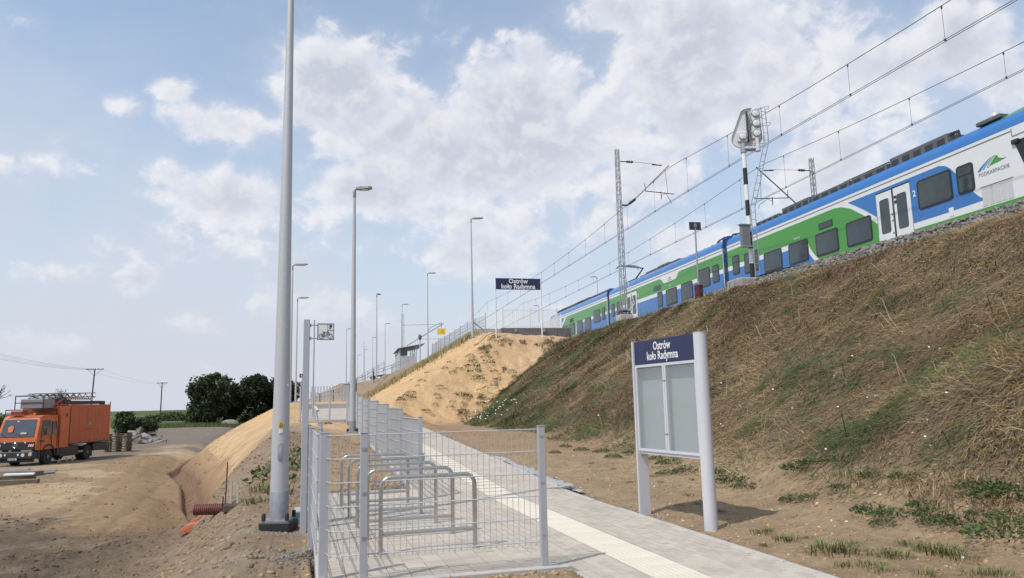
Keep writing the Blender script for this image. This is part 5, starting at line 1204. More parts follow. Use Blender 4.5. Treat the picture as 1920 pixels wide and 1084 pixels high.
# side windows, door, arch
MB().loft([[(-.02, -3.02, 1.88), (-.02, -2.05, 1.88), (-.09, -2.05, 2.72), (-.10, -2.86, 2.72)], [(-.005, -3.05, 1.86), (-.005, -2.03, 1.86), (-.075, -2.03, 2.75), (-.085, -2.88, 2.75)]]).build('side_window', WSC, tk)
MB().loft([[(-.02, -1.88, 1.92), (-.02, -1.42, 1.92), (-.09, -1.42, 2.68), (-.09, -1.88, 2.68)], [(-.005, -1.90, 1.90), (-.005, -1.40, 1.90), (-.075, -1.40, 2.70), (-.075, -1.90, 2.70)]]).build('side_window', WSC, tk)
for y in (-3.06, -1.96, -1.36): MB().box(-.015, .006, y-.012, y+.012, 1.0, 2.7 if y > -3 else 1.85).build('door_seam', TB, tk)
MB().box(.0, .03, -2.12, -1.98, 1.62, 1.68).build('door_handle', TB, tk)
tb(TB, 'mirror', .12, .34, -3.14, -3.06, 1.90, 2.32, bev=.02); MB().tube([(0, -3.1, 2.3), (.2, -3.1, 2.34)], .015, 5).build('mirror_arm', TB, tk); MB().tube([(0, -3.1, 1.8), (.2, -3.1, 1.9)], .015, 5).build('mirror_arm', TB, tk)
tb(TB, 'badge_strip', .0, .014, -3.2, -2.75, 1.46, 1.56, bev=.004)
for x0, x1 in ((-.36, .02), (-2.47, -2.1)):
    m_ = MB(); rg = []
    for k in range(11):
        a = PI*k/10; rg.append([(x0, -2.25-.66*math.cos(a), .55+.64*math.sin(a)), (x1, -2.25-.66*math.cos(a), .55+.64*math.sin(a)), (x1, -2.25-.76*math.cos(a), .55+.76*math.sin(a)), (x0, -2.25-.76*math.cos(a), .55+.76*math.sin(a))])
    m_.loft(rg).build('wheel_arch', TB, tk)
# black lower cab
tb(TB, 'cab_step', -.4, .0, -3.3, -3.05, .45, 1.0)
# box body
tb(ORG, 'front_locker', -2.47, .03, -1.12, -.10, .98, 3.62, bev=.02); bx = tb(ORG2, 'box_body', -2.50, .05, -.07, 5.0, 1.12, 3.72, bev=.02)
MB().box(.05, .062, 4.86, 5.02, 1.0, 3.9).build('rear_corner_post', ORG, tk)
MB().box(.05, .057, -.11, -.06, 1.1, 3.7).build('body_seam', TB, tk)
for y in (.95, 1.98, 3.0, 4.02): MB().box(.05, .054, y-.008, y+.008, 1.25, 3.62).build('body_seam', mat('seam_brown', (.16, .05, .025), .6), tk)
MB().box(.05, .075, -.05, 4.98, 1.12, 1.20).build('side_rail', EQD, tk); MB().box(.05, .07, -.05, 4.98, 3.64, 3.72).build('side_rail', ORG, tk)
for y in (1.2, 2.25, 3.25, 4.3): MB().box(.054, .08, y, y+.12, 1.26, 1.32).build('latch', EQD, tk)
MB().box(-2.1, -.3, -.2, 4.6, 3.76, 3.98).build('boom_cradle', EQD, tk); MB().box(.03, .05, -.55, -.38, 2.95, 3.15).build('vent', TB, tk)
# faded emblem on the box side: a small figure over a red line of lettering
m_ = MB(); m_.prism([(2.12, 2.34), (2.30, 2.34), (2.36, 2.52), (2.28, 2.66), (2.24, 2.86), (2.16, 2.66), (2.06, 2.52)], 'x', .051, .055); m_.build('emblem', mat('emblem_grey', (.18, .15, .22), .5), bx)
MB().prism([(2.24, 2.36), (2.40, 2.36), (2.36, 2.58), (2.30, 2.5)], 'x', .056, .058).build('emblem_part', mat('emblem_light', (.40, .38, .44), .5), bx)
m_ = MB(); k = 1.55
for w in (.12, .08, .10, .12, .07, .1, .12, .09): m_.box(.051, .054, k, k+w, 2.0, 2.12); k += w+.035
m_.build('faded_lettering', mat('lettering_red', (.42, .05, .03), .6), bx)
# lower side equipment
tb(TB, 'side_locker', -.55, .0, -.95, 1.15, .40, 1.08); tb(EQD, 'battery_box', -.5, -.02, -1.25, -.98, .5, 1.05)
for z in (.55, .95): tb(mat('step_grey', (.32, .33, .34), .5), 'side_step', -.25, -.0, 1.2, 1.75, z, z+.12, bev=.01)
tb(TB, 'rear_locker', -.5, .0, 3.05, 4.85, .55, 1.08); tb(TB, 'rear_bumper', -2.45, -.0, 4.85, 5.05, .5, .75); tb(TB, 'mud_flap', -.6, -.05, 2.98, 3.03, .2, 1.0, bev=.005)
for y, w in ((-.55, .32), (.35, .22), (1.05, .3)):
    MB().prism([(y-w/2, .03), (y+w/2, .03), (y+.03, .30)], 'x', -.30, -.26).build('wheel_chock', mat('chock_white', (.6, .6, .58), .6), tk)
tk.scale = (1.03, 1.03, 1.03)
# roof rack over the cab
m_ = MB()
for x in (-.25, -2.2):
    m_.tube([(x, -3.2, 3.1), (x, -3.2, 3.42), (x, -1.2, 3.42), (x, -1.2, 3.1)], .03, 6)
for y in (-3.2, -2.2, -1.2): m_.tube([(-.25, y, 3.42), (-2.2, y, 3.42)], .03, 6)
m_.tube([(-.25, -3.2, 3.25), (-2.2, -3.2, 3.25)], .02, 6); m_.build('cab_rack', TB, tk, True)
m_ = MB()
for x in (-.35, -2.1): m_.tube([(x, -2.5, 3.42), (x, -2.5, 4.28), (x, -1.0, 4.34), (x, 0, 4.1)], .035, 6)
m_.tube([(-.35, -2.5, 4.28), (-2.1, -2.5, 4.28)], .035, 6); m_.tube([(-.35, -2.5, 3.85), (-2.1, -2.5, 3.85)], .025, 6); m_.build('basket_frame', TB, tk, True)
tb(RED, 'red_drum', -2.0, -1.3, -3.05, -2.45, 3.14, 3.36); MB().lathe([(.07, 3.08), (.07, 3.2), (.03, 3.24)], 12, (-.6, -2.9, 0)).build('beacon', mat('beacon_orange', (.7, .25, .03), .3), tk, True)
tb(mat('basket_grey', (.24, .25, .26), .5), 'work_basket', -1.9, -.5, -2.3, -1.0, 3.5, 4.1, bev=.03)
LAD = mat('ladder_alu', (.20, .21, .215), .5, .3, var=.15)
m_ = MB()
for x in (-.55, -.95, -1.35, -1.75):
    for z in (4.16, 4.42): m_.bar((x, -1.8, z), (x, 4.0, z+.12), .05, .06)
    k = -1.7
    i = 0
    while k < 3.8: m_.bar((x, k, 4.16+.02*k/1.), (x, k+.4, 4.44+.02*k), .025, .025); m_.bar((x, k+.4, 4.44), (x, k+.8, 4.18), .025, .025); k += .8
k = -1.6
while k < 4.0: m_.bar((-.55, k, 4.18), (-1.75, k, 4.18), .03, .03); k += .3
m_.build('ladder_boom', LAD, tk)
m_ = MB(); m_.bbox(-1.6, -.7, .0, 1.2, 3.74, 4.15, .03); m_.build('turntable', EQD, tk)
o = MB().box(-.50, -.47, .2, 3.4, 4.05, 4.17).build('warning_strip', WHT, tk)
for k in range(12): MB().prism([(.22+k*.265, 4.17), (.35+k*.265, 4.17), (.28+k*.265, 4.05), (.15+k*.265+.02, 4.05)], 'x', -.469, -.464).build('red_stripe', RED, o)
for y in (4.3, 4.7): MB().lathe([(.09, 3.72), (.10, 3.88), (.06, 3.98)], 10, (-.3, y, 0)).build('work_lamp', EQD, tk, True)
MB().tube([(-.5, -1.1, 3.6), (-.4, -.6, 4.0), (-.45, -.1, 4.05), (-.5, .4, 3.75)], .06, 6).build('hose', RED, tk, True)

# pallets, rubble, slabs
SLATE = mat('weathered_wood', (.16, .125, .09), .85, var=.3, vs=5); CON = mat('rubble_concrete', (.25, .24, .225), .9, var=.25, vs=4, bump=.5, bs=20)
def pallets(x, y, z, n, rz, lab, m=SLATE, w=1.2, d=1.0, hh=.2, topz=None):
    t = thing('pallet_stack', lab, 'pallet stack', (x, y, z), rz)
    for k in range(n):
        o = bpy.data.objects.new('pallet', None); COL.objects.link(o); o.parent = t; o.location = (rng.normal()*.02, rng.normal()*.02, k*hh); o.rotation_euler.z = rng.normal()*.02
        for j in range(5): a = -w/2+j*(w-.14)/4; MB().box(a, a+.14, -d/2, d/2, hh-.035, hh-.005).build('deck_board', m, o)
        for a in (-w/2, -.07, w/2-.14):
            for b in (-d/2, -.07, d/2-.14): MB().box(a, a+.14, b, b+.14, .02, hh-.036).build('block', m, o)
        for a in (-d/2, -.07, d/2-.14): MB().box(-w/2, w/2, a, a+.14, 0, .019).build('bottom_board', m, o)
    return t
def gp(px, py, z=-1.7):
    d = _F + _R*(px-960)/FPX + _U*(542-py)/FPX; p = CAMP+d*(z-1.6)/d[2]; return p
p = gp(221, 846); pallets(p[0], p[1], hz(p[0], p[1]), 7, .05, 'dark wooden pallet stack directly behind the orange truck', w=1.8, hh=.21)
p = gp(222, 812); pallets(p[0], p[1]+6, hz(p[0], p[1])+0.0, 6, .1, 'grey stack of concrete blocks on pallets farther behind the truck', m=CON, w=3.6, d=2, hh=.34)
tq = thing('slab_pile', 'long low pile of pale slabs lying before the green field, left of the trees', 'slab pile', (*gp(350, 798)[:2], -1.7), .05)
for k in range(6): MB().box(-5+rng.normal()*.3, 4.6+rng.normal()*.3, -1.2, 1.2, k*.16, k*.16+.12).build('slab', CON, tq)
def chunk_mesh(nm, seed, sx, sy, sz, m, n=1):
    r = np.random.default_rng(seed); mm = MB(); v = [(-sx, -sy, 0), (sx, -sy, 0), (sx, sy, 0), (-sx, sy, 0), (-sx, -sy, sz), (sx, -sy, sz), (sx, sy, sz), (-sx, sy, sz)]
    v = [tuple(np.array(q)*(1+.25*r.standard_normal(3))) for q in v]; mm.add(v, [(0, 3, 2, 1), (4, 5, 6, 7), (0, 1, 5, 4), (1, 2, 6, 5), (2, 3, 7, 6), (3, 0, 4, 7)]); o = mm.build(nm, m); return o
for k in range(60):
    px = 238+abs(rng.normal())*24; py = 832-rng.random()*14-(px < 262)*4; p = gp(px, py); o = chunk_mesh('concrete_chunk', k, .25+rng.random()*.4, .2+rng.random()*.25, .15+rng.random()*.25, CON if k % 4 else SLATE)
    o.location = (p[0], p[1], hz(p[0], p[1])-.05+(.3 if rng.random() < .3 else 0)); o.rotation_euler = (rng.normal()*.3, rng.normal()*.3, rng.random()*6)
    tag(o, 'broken grey concrete piece in the rubble pile behind the truck and pallets', 'rubble', 'rubble pieces behind the truck')
p = gp(431, 798); o = MB().lathe([(1.0, 0), (1.2, .5), (1.0, 1.0), (.5, 1.3), (.05, 1.35)], 9, (0, 0, 0)).build('boulder', CON); o.location = (p[0], p[1], -1.8); o.scale = (1.5, 1, .95); tag(o, 'pale boulder at the foot of the dark trees beside the road', 'boulder')
# planks and sheets at the left edge
for k, (px, py, l, rz, m, lab) in enumerate(((5, 906, 3.0, .25, SLATE, 'dark plank at the left picture edge, lowest of the heap'), (14, 898, 2.4, .45, SLATE, 'dark plank lying across the heap at the left picture edge'), (36, 897, 1.3, .3, WHT, 'white board on top of the dark planks at the left edge'),
     (48, 884, 3.2, .12, CON, 'long grey board lying on the ground in front of the truck'), (82, 888, 1.0, .7, CON, 'small pale sheet on the ground below the truck front wheel'), (22, 881, 2.0, .05, CON, 'grey board lying under the truck bumper at the left'), (66, 890, .7, 1.1, SLATE, 'short dark wood offcut on the ground before the truck'))):
    p = gp(px, py, -1.6); o = MB().bbox(-l/2, l/2, -.15, .15, 0, .09 if m is not SLATE else .22, .01).build('board', m); z = hz(p[0], p[1]); o.location = (p[0], p[1], z+.02+(.2 if k == 2 else 0)); o.rotation_euler = (.05, rng.normal()*.04, rz); tag(o, lab, 'board')
# culvert pipe, plastic scrap, stakes, rods
def hit(px, py):
    d = _F + _R*(px-960)/FPX + _U*(542-py)/FPX
    ts = np.arange(4, 200, .05); P = CAMP[None]+d[None]*ts[:, None]/d[1]; hgt = H(P[:, 0], P[:, 1]); i = np.argmax(P[:, 2] < hgt); return P[i]
a = hit(401, 972); pr = []
for k in range(22): pr += [(.095, k*.040), (.112, k*.040+.011), (.112, k*.040+.025), (.095, k*.040+.038)]
t = thing('culvert_pipe', 'dark red ribbed drain pipe sticking out of the bank above the ditch', 'pipe', (a[0]-.45, a[1]+.1, a[2]+.16), .12)
MB().loft([[(z, r*math.cos(2*PI*j/20), r*math.sin(2*PI*j/20)) for j in range(20)] for r, z in pr]+[[(z, r*math.cos(2*PI*j/20), r*math.sin(2*PI*j/20)) for j in range(20)] for r, z in ((.085, .87),)], False).build('ribbed_pipe', mat('pipe_red', (.17, .055, .045), .6, var=.35, vs=6), t, True)
a = hit(359, 995); m_ = MB(); m_.loft([[(-.28, -.1, 0), (.22, -.06, 0), (.2, .05, .0), (-.2, .08, .0)], [(-.18, -.05, .12), (.2, -.02, .20), (.18, .05, .18), (-.12, .05, .1)], [(-.02, 0, .2), (.22, 0, .33), (.2, .03, .32), (0, .02, .2)]])
o = m_.build('plastic_scrap', mat('scrap_orange', (.60, .17, .07), .5, var=.3, vs=6)); o.location = (a[0], a[1], a[2]-.02); o.rotation_euler.z = .5; tag(o, 'crumpled orange plastic scrap on the soil left of the red drain pipe', 'scrap')
for (px, py, h, m, lab, nm) in ((421, 960, .95, 'rod_rust', 'taller rusty rod standing behind the red drain pipe', 'steel_rod'), (415, 962, .32, 'rod_rust', 'shorter rusty rod standing behind the red drain pipe', 'steel_rod')):
    a = hit(px, py); o = MB().tube([(0, 0, -.2), (.03, 0, h)], .014, 5).build(nm, mat('rod_rust', (.10, .05, .03), .8)); o.location = a; tag(o, lab, 'rod')
a = hit(438, 952); t = thing('survey_stakes', 'two pale survey stakes on a dark clod beside the red drain pipe', 'stakes', tuple(a))
for dx, h in ((-.06, .5), (.07, .42)): MB().box(dx-.022, dx+.022, -.012, .012, -.2, h).build('stake', mat('pale_wood', (.42, .40, .36), .8), t)
MB().bbox(-.18, .28, -.1, .1, -.1, .08, .04).build('dark_clod', mat('dark_clod', (.07, .06, .05), .9), t)
a = hit(374, 988); o = MB().bar((-.12, 0, .0), (.12, 0, .22), .06, .03).build('wood_offcut', mat('pale_wood', (.42, .40, .36), .8)); o.location = a; tag(o, 'short wooden offcut stuck in the soil above the orange scrap', 'wood')
# drink carton between the foot block and the fence
a = hit(562, 983); cn = thing('drink_carton', 'crumpled white and turquoise drink carton on the soil between lamp foot and fence', 'carton', (a[0]-.0, a[1], a[2]-.01), .4)
m_ = MB(); m_.loft([[(-.07, -.05, 0), (.08, -.04, 0), (.08, .05, 0), (-.06, .05, 0)], [(-.085, -.045, .1), (.08, -.05, .09), (.075, .05, .1), (-.07, .04, .11)], [(-.07, -.05, .19), (.085, -.04, .18), (.08, .04, .19), (-.08, .04, .2)], [(-.07, -.01, .245), (.08, -.01, .235), (.08, .01, .235), (-.07, .01, .245)]])
m_.build('carton_body', mat('carton_white', (.5, .56, .56), .4, var=.2, vs=20), cn)
for z0, z1, c in ((.045, .075, (.10, .33, .33)), (.11, .15, (.07, .28, .30)), (.17, .18, (.15, .4, .38))): MB().box(-.075, .072, -.056, -.049, z0, z1).build('print_band', mat('carton_teal_%d' % int(z0*1000), c, .4), cn)
# broken concrete at the front fence corner
p = gp(592, 1076, -.2); t = MB().bbox(-.16, .14, -.12, .12, -.1, .10, .03).build('concrete_lump', CON); t.location = (p[0]+.02, p[1]+.05, hz(p[0], p[1])+.02); t.rotation_euler = (.2, -.25, .5); tag(t, 'broken concrete lump at the foot of the front fence corner', 'rubble')
n = 700; X = p[0]-.12+rng.normal(0, .22, n); Y = p[1]+.1+rng.normal(0, .22, n); Z = H(X, Y)+.10*np.exp(-((X-p[0])**2+(Y-p[1])**2)/.06)
tag(rocks('concrete_gravel', np.c_[X, Y, Z], rng.uniform(.005, .016, n), np.array([.24, .23, .22])[None]*rng.uniform(.6, 1.3, (n, 1)), STM), 'heap of grey concrete crumbs at the front fence corner', 'gravel')
n = 500; X = -3.2+rng.normal(0, .30, n)+.15; Y = 10.10+rng.normal(0, .12, n); tag(rocks('concrete_gravel', np.c_[X, Y, H(X, Y)], rng.uniform(.004, .013, n), np.array([.27, .26, .25])[None]*rng.uniform(.6, 1.3, (n, 1)), STM), 'grey mortar crumbs around the foot of the near lamp post', 'gravel')
# rusty mesh bundle lying behind the stands
a = hit(700, 842); t = thing('rusty_beam', 'rusty red steel bar lying on the soil behind the bicycle stands', 'steel bar', (a[0], a[1], a[2]+.05), .1)
MB().box(-.55, .55, -.03, .03, 0, .05).build('bar', mat('rust_red', (.16, .06, .045), .8), t)

# utility poles
WD = mat('pole_wood', (.09, .075, .065), .9)
for (px0, py0, px1, py1, Y, lab) in ((178, 691, 171, 757, 150, 'nearer utility pole with crossarm and braces, above the truck'), (304, 717, 301, 772, 190, 'farther utility pole with crossarm over the green field')):
    a = pt(px0, py0, Y); b_ = pt(px1, py1, Y); t = thing('utility_pole', lab, 'utility pole', (b_[0], b_[1], 0))
    dx = a[0]-b_[0]; MB().tube([(-dx*.6, 0, -2.2), (dx, 0, a[2])], [.17, .12], 8).build('pole', WD, t, True)
    w = 1.75 if Y == 150 else 1.3
    MB().box(dx-w, dx+w, -.06, .06, a[2]-.25, a[2]-.12).build('crossarm', WD, t)
    for k in (-1, 1): MB().tube([(dx+k*w*.85, 0, a[2]-.2), (dx*.9, 0, a[2]-1.5)], .03, 4).build('brace', WD, t)
    for k in (-w+.1, -w*.4, w*.4, w-.1): MB().lathe([(.06, a[2]-.12), (.08, a[2]-.02), (.03, a[2]+.06)], 6, (dx+k, 0, 0)).build('insulator', WD, t)
a = pt(178, 693, 150)
t = thing('power_line', 'thin power lines crossing the sky to the nearer utility pole', 'power line')
for k in (-1.6, -.7, .7, 1.6): q = pt(-60, 655, 95); MB().tube([(a[0]+k+(q[0]-a[0])*i/12, a[1]+(q[1]-a[1])*i/12, a[2]+(q[2]-a[2])*i/12-2.2*(i/12)*(1-i/12)) for i in range(13)], .014, 3).build('wire', mat('wire_grey', (.25, .25, .26), .6), t)
q2 = pt(304, 720, 190)
for k in (-1.4, 1.4): MB().tube([(a[0]+k+(q2[0]-a[0])*i/12, a[1]+(q2[1]-a[1])*i/12, a[2]+(q2[2]-a[2])*i/12-1.6*(i/12)*(1-i/12)*1.6) for i in range(13)], .012, 3).build('wire', mat('wire_grey', (.25, .25, .26), .6), t)
# ---------------------------------------------------------------- vegetation
LEAF = mat('leaves', (0, 0, 0), .65, var=.15, vs=.6, attr=True, spec=.25); BARK = mat('bark', (.07, .055, .04), .9, var=.3)
def leaves_mesh(name, C, N_, size, col, parent, m=LEAF, flat=.0, kind=None):
    """C centres (n,3), quads of random orientation"""
    n = len(C); a = rng.standard_normal((n, 3)); a /= np.linalg.norm(a, axis=1)[:, None]; b = rng.standard_normal((n, 3)); b -= a*np.sum(a*b, 1)[:, None]; b /= np.linalg.norm(b, axis=1)[:, None]
    s = size[:, None]; V = np.stack([C-a*s*.9, C-b*s*.5, C+a*s*.9, C+b*s*.5], 1); Fc = np.arange(4*n).reshape(n, 4)
    return nmesh(name, V.reshape(-1, 3), Fc, m, np.repeat(col, 4, 0), parent, kind)
def tree(x, y, z, h, w, lab, n=9000, col=(.042, .064, .024), trunk=.25, seed=0, cat='tree', low=.12, leaf=.22, nm='tree', nb=44):
    r = np.random.default_rng(seed); t = thing(nm, lab, cat, (x, y, z))
    m_ = MB(); m_.tube([(0, 0, -.5), (.1, 0, h*.2), (-.1, .1, h*.45), (.05, 0, h*.75)], [trunk, trunk*.8, trunk*.5, trunk*.15], 8)
    cl = []
    for k in range(nb):
        a = r.random()*2*PI; q = r.random()**.6; zz = low+(1-low)*r.random()**.85; env = math.sin(PI*min(1, max(.04, (zz-low*.4)/(1.04-low*.4))))**.55
        c = np.array([math.cos(a)*w/2*q*env*.8, math.sin(a)*w/2*q*env*.8, h*zz*.93]); cl.append((c, (.075+.11*r.random())*w*(.6+.4*env)))
        if k < 12: m_.tube([(0, 0, h*.18+h*.4*r.random()), tuple(c*.6+np.array([0, 0, h*.12])), tuple(c)], [trunk*.35, trunk*.2, trunk*.06], 5)
    m_.build('trunk', BARK, t, True)
    P = []; Cc = []; S = []
    for c, R_ in cl:
        k = int(n/nb); d = r.standard_normal((k, 3)); d /= np.linalg.norm(d, axis=1)[:, None]; rad = R_*(.35+.85*r.random((k, 1))**.7)*(1+.3*np.sin(d[:, :1]*5+c[0])); q = c+d*rad*np.array([1, 1, .8]); q = q[q[:, 2] > .0]
        P.append(q); tone = (.75+.5*r.random())*np.array(col)*np.array([1+.25*r.random(), 1, 1]); Cc.append(tone[None]*(1+.25*r.standard_normal((len(q), 1)))); S.append(leaf*(.6+.8*r.random(len(q))))
    leaves_mesh('crown', np.concatenate(P), None, np.concatenate(S), np.clip(np.concatenate(Cc), .008, .4), t)
    return t
def at_g(px, Y, z=-1.7): p = pt(px, 770, Y); return p[0], p[1], z
x, y, z = at_g(395, 150); tree(x, y, z, 10.4, 10.2, 'large round dark green tree left of the sandy bank, standing at the left of the group', 13000, seed=1, leaf=.32, low=.02)
x, y, z = at_g(432, 158); tree(x, y, z, 8.6, 8, 'lower dark tree between the two big ones beyond the road', 9000, seed=5, leaf=.32, low=.02)
x, y, z = at_g(478, 155); tree(x, y, z, 9.9, 10.2, 'big dark tree beside the lamp post, right of the lower one', 12500, seed=2, leaf=.32, low=.02, col=(.03, .046, .017))
x, y, z = at_g(525, 160); tree(x, y, z, 10.2, 11, 'dark tree partly hidden behind the big foreground lamp post', 12000, seed=3, leaf=.32, low=.02, col=(.03, .046, .017))
x, y, z = at_g(238, 105); tree(x, y, z-.2, 3.3, 4.4, 'round dark bush behind the truck and pallets', 5200, seed=4, cat='bush', nm='bush', trunk=.1, low=.02, leaf=.17)
x, y, z = at_g(270, 112); tree(x, y, z-.2, 2.0, 4.6, 'low bush just right of the round one behind the pallets', 3800, seed=14, cat='bush', nm='bush', trunk=.1, low=.02, leaf=.17)
for k, (px, Y, h, w, lab) in enumerate(((6, 100, 2.6, 6, 'dark bush at the left picture edge behind the truck cab'), (-18, 96, 3.6, 6, 'bush cut by the left picture edge'), (330, 172, 2.4, 11, 'low scrub at the edge of the green field, left part'), (366, 150, 1.7, 6, 'low scrub before the large round tree'), (300, 176, 1.9, 9, 'low scrub at the edge of the green field behind the slab pile'))):
    x, y, z = at_g(px, Y); tree(x, y, z-.2, h, w, lab, 3200, seed=20+k, cat='bush', nm='bush', trunk=.08, low=.02, leaf=.22, col=(.05, .075, .022))
# bare shrub top over the truck, twigs at the edge
def twigs(px, py, Y, n, h, lab, seed):
    r = np.random.default_rng(seed); p = pt(px, py, Y); t = thing('bare_shrub', lab, 'shrub', (p[0], p[1], 0)); m_ = MB(); ls = []; zg = hz(p[0], p[1]); m_.tube([(0, 0, zg), (.05, 0, p[2]-h*.8)], [.12, .07], 6)
    for k in range(n):
        a = r.normal()*.7; b0 = np.array([r.normal()*.12, r.normal()*.1, p[2]-h*.9]); e = b0+np.array([math.sin(a)*h, r.normal()*.3, math.cos(a)*h*(.6+.5*r.random())]); mid = (b0+e)/2+r.normal(0, .06, 3); m_.tube([tuple(b0), tuple(mid), tuple(e)], [.035, .025, .008], 4)
        for q in np.linspace(.35, 1, 9): ls.append(b0+(e-b0)*q+r.normal(0, .06, 3))
    m_.build('branches', BARK, t); C = np.array(ls); leaves_mesh('leaf_sprigs', C, None, np.full(len(C), .07), np.tile([.06, .06, .045], (len(C), 1)), t)
twigs(113, 729, 90, 14, 1.3, 'sparse shrub top showing above the ladder on the truck', 3); twigs(-8, 722, 60, 12, 1.3, 'bare twigs reaching in at the left picture edge above the bush', 4)
# rough grass of the field edge (stuff)
n = 26000; px = rng.uniform(215, 560, n); Y = rng.uniform(140, 215, n); X = (px-960)/1400*Y; Z = H(X, Y, False); hgt = rng.uniform(.35, 1.0, n)*(.5+.8*vn(X*.08, Y*.08, 3))
V = np.stack([np.c_[X-.10, Y, Z], np.c_[X+.10, Y, Z], np.c_[X+rng.normal(0, .2, n), Y, Z+hgt]], 1); c = np.array([.085, .115, .04])[None]*rng.uniform(.6, 1.35, (n, 1))
tag(nmesh('field_grass', V.reshape(-1, 3), np.arange(3*n).reshape(n, 3), LEAF, np.repeat(c, 3, 0), kind='stuff'), 'long green grass along the edge of the field', 'grass')

# matted dry grass on the embankment (stuff)
GR = mat('dry_grass', (0, 0, 0), .8, var=.12, vs=2, attr=True, spec=.2)
def embank(n, s0, s1, wfac):
    s = s0+(s1-s0)*rng.random(n)**1.25; L = rng.uniform(6.2, 15.3, n)
    lim = np.where(s > 42, 6.5+(s-42)*.80, 6.5)       # the sand of the mound takes over
    x = s*TV[0]+L*NV[0]; y = s*TV[1]+L*NV[1]
    a = fbm(s, L, .35, 3, 300); b = fbm(s*.6, L, 1.3, 4, 301); z = H(x, y)
    front = 6.5-.76*(51.0-s); ok = (z-.35 > front-.9) | (s < 43)
    ok = (L > 6.3+.6*a) & (z > .12) & ((z > front+.05) | (s < 44))
    lowbare = sstep(z, .1, 1.3)          # thin near the foot
    keep = rng.random(n) < np.clip(.10+lowbare*1.0+.35*b, .03, 1)
    ok &= keep
    ok &= ~((s < 31) & (L > 14.75+.25*b))
    s, L, x, y, z, a, b = [q[ok] for q in (s, L, x, y, z, a, b)]; m = len(s)
    lay = fbm(s, L, .55, 2, 305)*1.6; az_ = math.pi+TA+lay+rng.normal(0, .75, m)       # lies mostly downhill
    r = np.hypot(x, y); ln = rng.uniform(.10, .26, m)*(1+.5*b)*(1+r/90); wd_ = rng.uniform(.0018, .0045, m)*(1+r*wfac); up = np.clip(rng.normal(.14, .18, m)+.15*b, -.05, .9)
    tall = rng.random(m) < .003; ln = np.where(tall, ln*2.0, ln); up = np.where(tall, 1.0, up)
    dx, dy = np.cos(az_), np.sin(az_); slope = .70; dzd = (dx*NV[0]+dy*NV[1])*slope
    px_, py_ = -dy, dx; base = np.c_[x, y, z-.01+.02*rng.random(m)+.05*np.maximum(b, 0)]
    midp = base+np.c_[dx, dy, dzd*.9]*(ln*.5)[:, None]+np.c_[np.zeros(m), np.zeros(m), ln*up*.75]
    tip = base+np.c_[dx, dy, dzd]*(ln*.95)[:, None]+np.c_[rng.normal(0, .02, m), rng.normal(0, .02, m), ln*up*.8]
    w3 = np.c_[px_, py_, (px_*NV[0]+py_*NV[1])*slope]*wd_[:, None]
    V = np.stack([base-w3, base+w3, midp+w3*.8, midp-w3*.8, tip], 1)
    g = .70*fbm(s, L, .28, 3, 310)+.80*fbm(s, L, 1.9, 3, 311)
    gm = sstep(g + .34*np.exp(-((L-9.2)/1.5)**2)*np.exp(-((s-13.5)/5)**2) + .55*sstep(L-6.4, 2.2, .2)*1.0 + .6*sstep(s, 26, 44)*sstep(L-(6.5+np.maximum(s-42, 0)*.8), 5.5, .2) + .2*(s > 30) + .55*sstep(s, 17, 30)*sstep(L, 10.8, 7.6), .16, .58)
    gm = gm*(rng.random(m) < .85)
    red = sstep(fbm(s, L, .5, 3, 320), -.1, .45)
    straw = np.array([.335, .225, .11]); rust = np.array([.25, .135, .06]); pale = np.array([.40, .33, .21]); grn = np.array([.085, .115, .038]); dk = np.array([.13, .10, .06])
    c = straw*(1-red[:, None])+rust*red[:, None]; k = rng.random(m)[:, None]; c = np.where(k < .10, pale, c); c = np.where(k > .66, dk, c)
    greenish = np.clip(.30*(rng.random(m) < .25), 0, 1)
    c[tall] = pale; c = c*(1-gm[:, None])+grn*gm[:, None]; c = c*(1-greenish[:, None])+np.array([.14, .15, .05])*greenish[:, None]
    c = c*rng.uniform(.50, 1.08, (m, 1))*(1+.30*fbm(s, L, 1.4, 3, 330))[:, None]
    i = np.arange(m)*5; F4 = np.stack([i, i+1, i+2, i+3], 1); F3 = np.stack([i+3, i+2, i+4, i+4], 1)
    T1 = np.stack([i, i+1, i+2], 1); T2 = np.stack([i, i+2, i+3], 1); T3 = np.stack([i+3, i+2, i+4], 1)
    return V.reshape(-1, 3), np.concatenate([T1, T2, T3]), np.repeat(c, 5, 0)
V, F_, c = embank(470000, -1, 62, .034)
tag(nmesh('embankment_grass', V, F_, GR, c, kind='stuff'), 'matted dry brown grass with green patches covering the railway embankment', 'grass')

# broad-leaved weeds: a few shapes, copied
def weed_mesh(seed, n, spread, h, leaf, cols, up=.6):
    r = np.random.default_rng(seed); a = r.random(n)*2*PI; q = np.sqrt(r.random(n))*spread; x, y = q*np.cos(a), q*np.sin(a); z = h*(1-(q/spread)**2)*r.random(n)*.9+.01
    C = np.c_[x, y, z]; d = np.c_[np.cos(a)+r.normal(0, .6, n), np.sin(a)+r.normal(0, .6, n), r.uniform(-.1, up*2, n)]; d /= np.linalg.norm(d, axis=1)[:, None]; s = np.cross(d, r.standard_normal((n, 3))); s /= np.linalg.norm(s, axis=1)[:, None]
    ls = leaf*r.uniform(.5, 1.3, n)[:, None]; V = np.stack([C, C+d*ls*.5-s*ls*.22, C+d*ls, C+d*ls*.5+s*ls*.22], 1)
    cc = np.array(cols)[r.integers(len(cols), size=n)]*r.uniform(.7, 1.3, (n, 1)); o = nmesh('weed', V.reshape(-1, 3), np.arange(4*n).reshape(n, 4), LEAF, np.repeat(cc, 4, 0)); me = o.data; bpy.data.objects.remove(o); return me
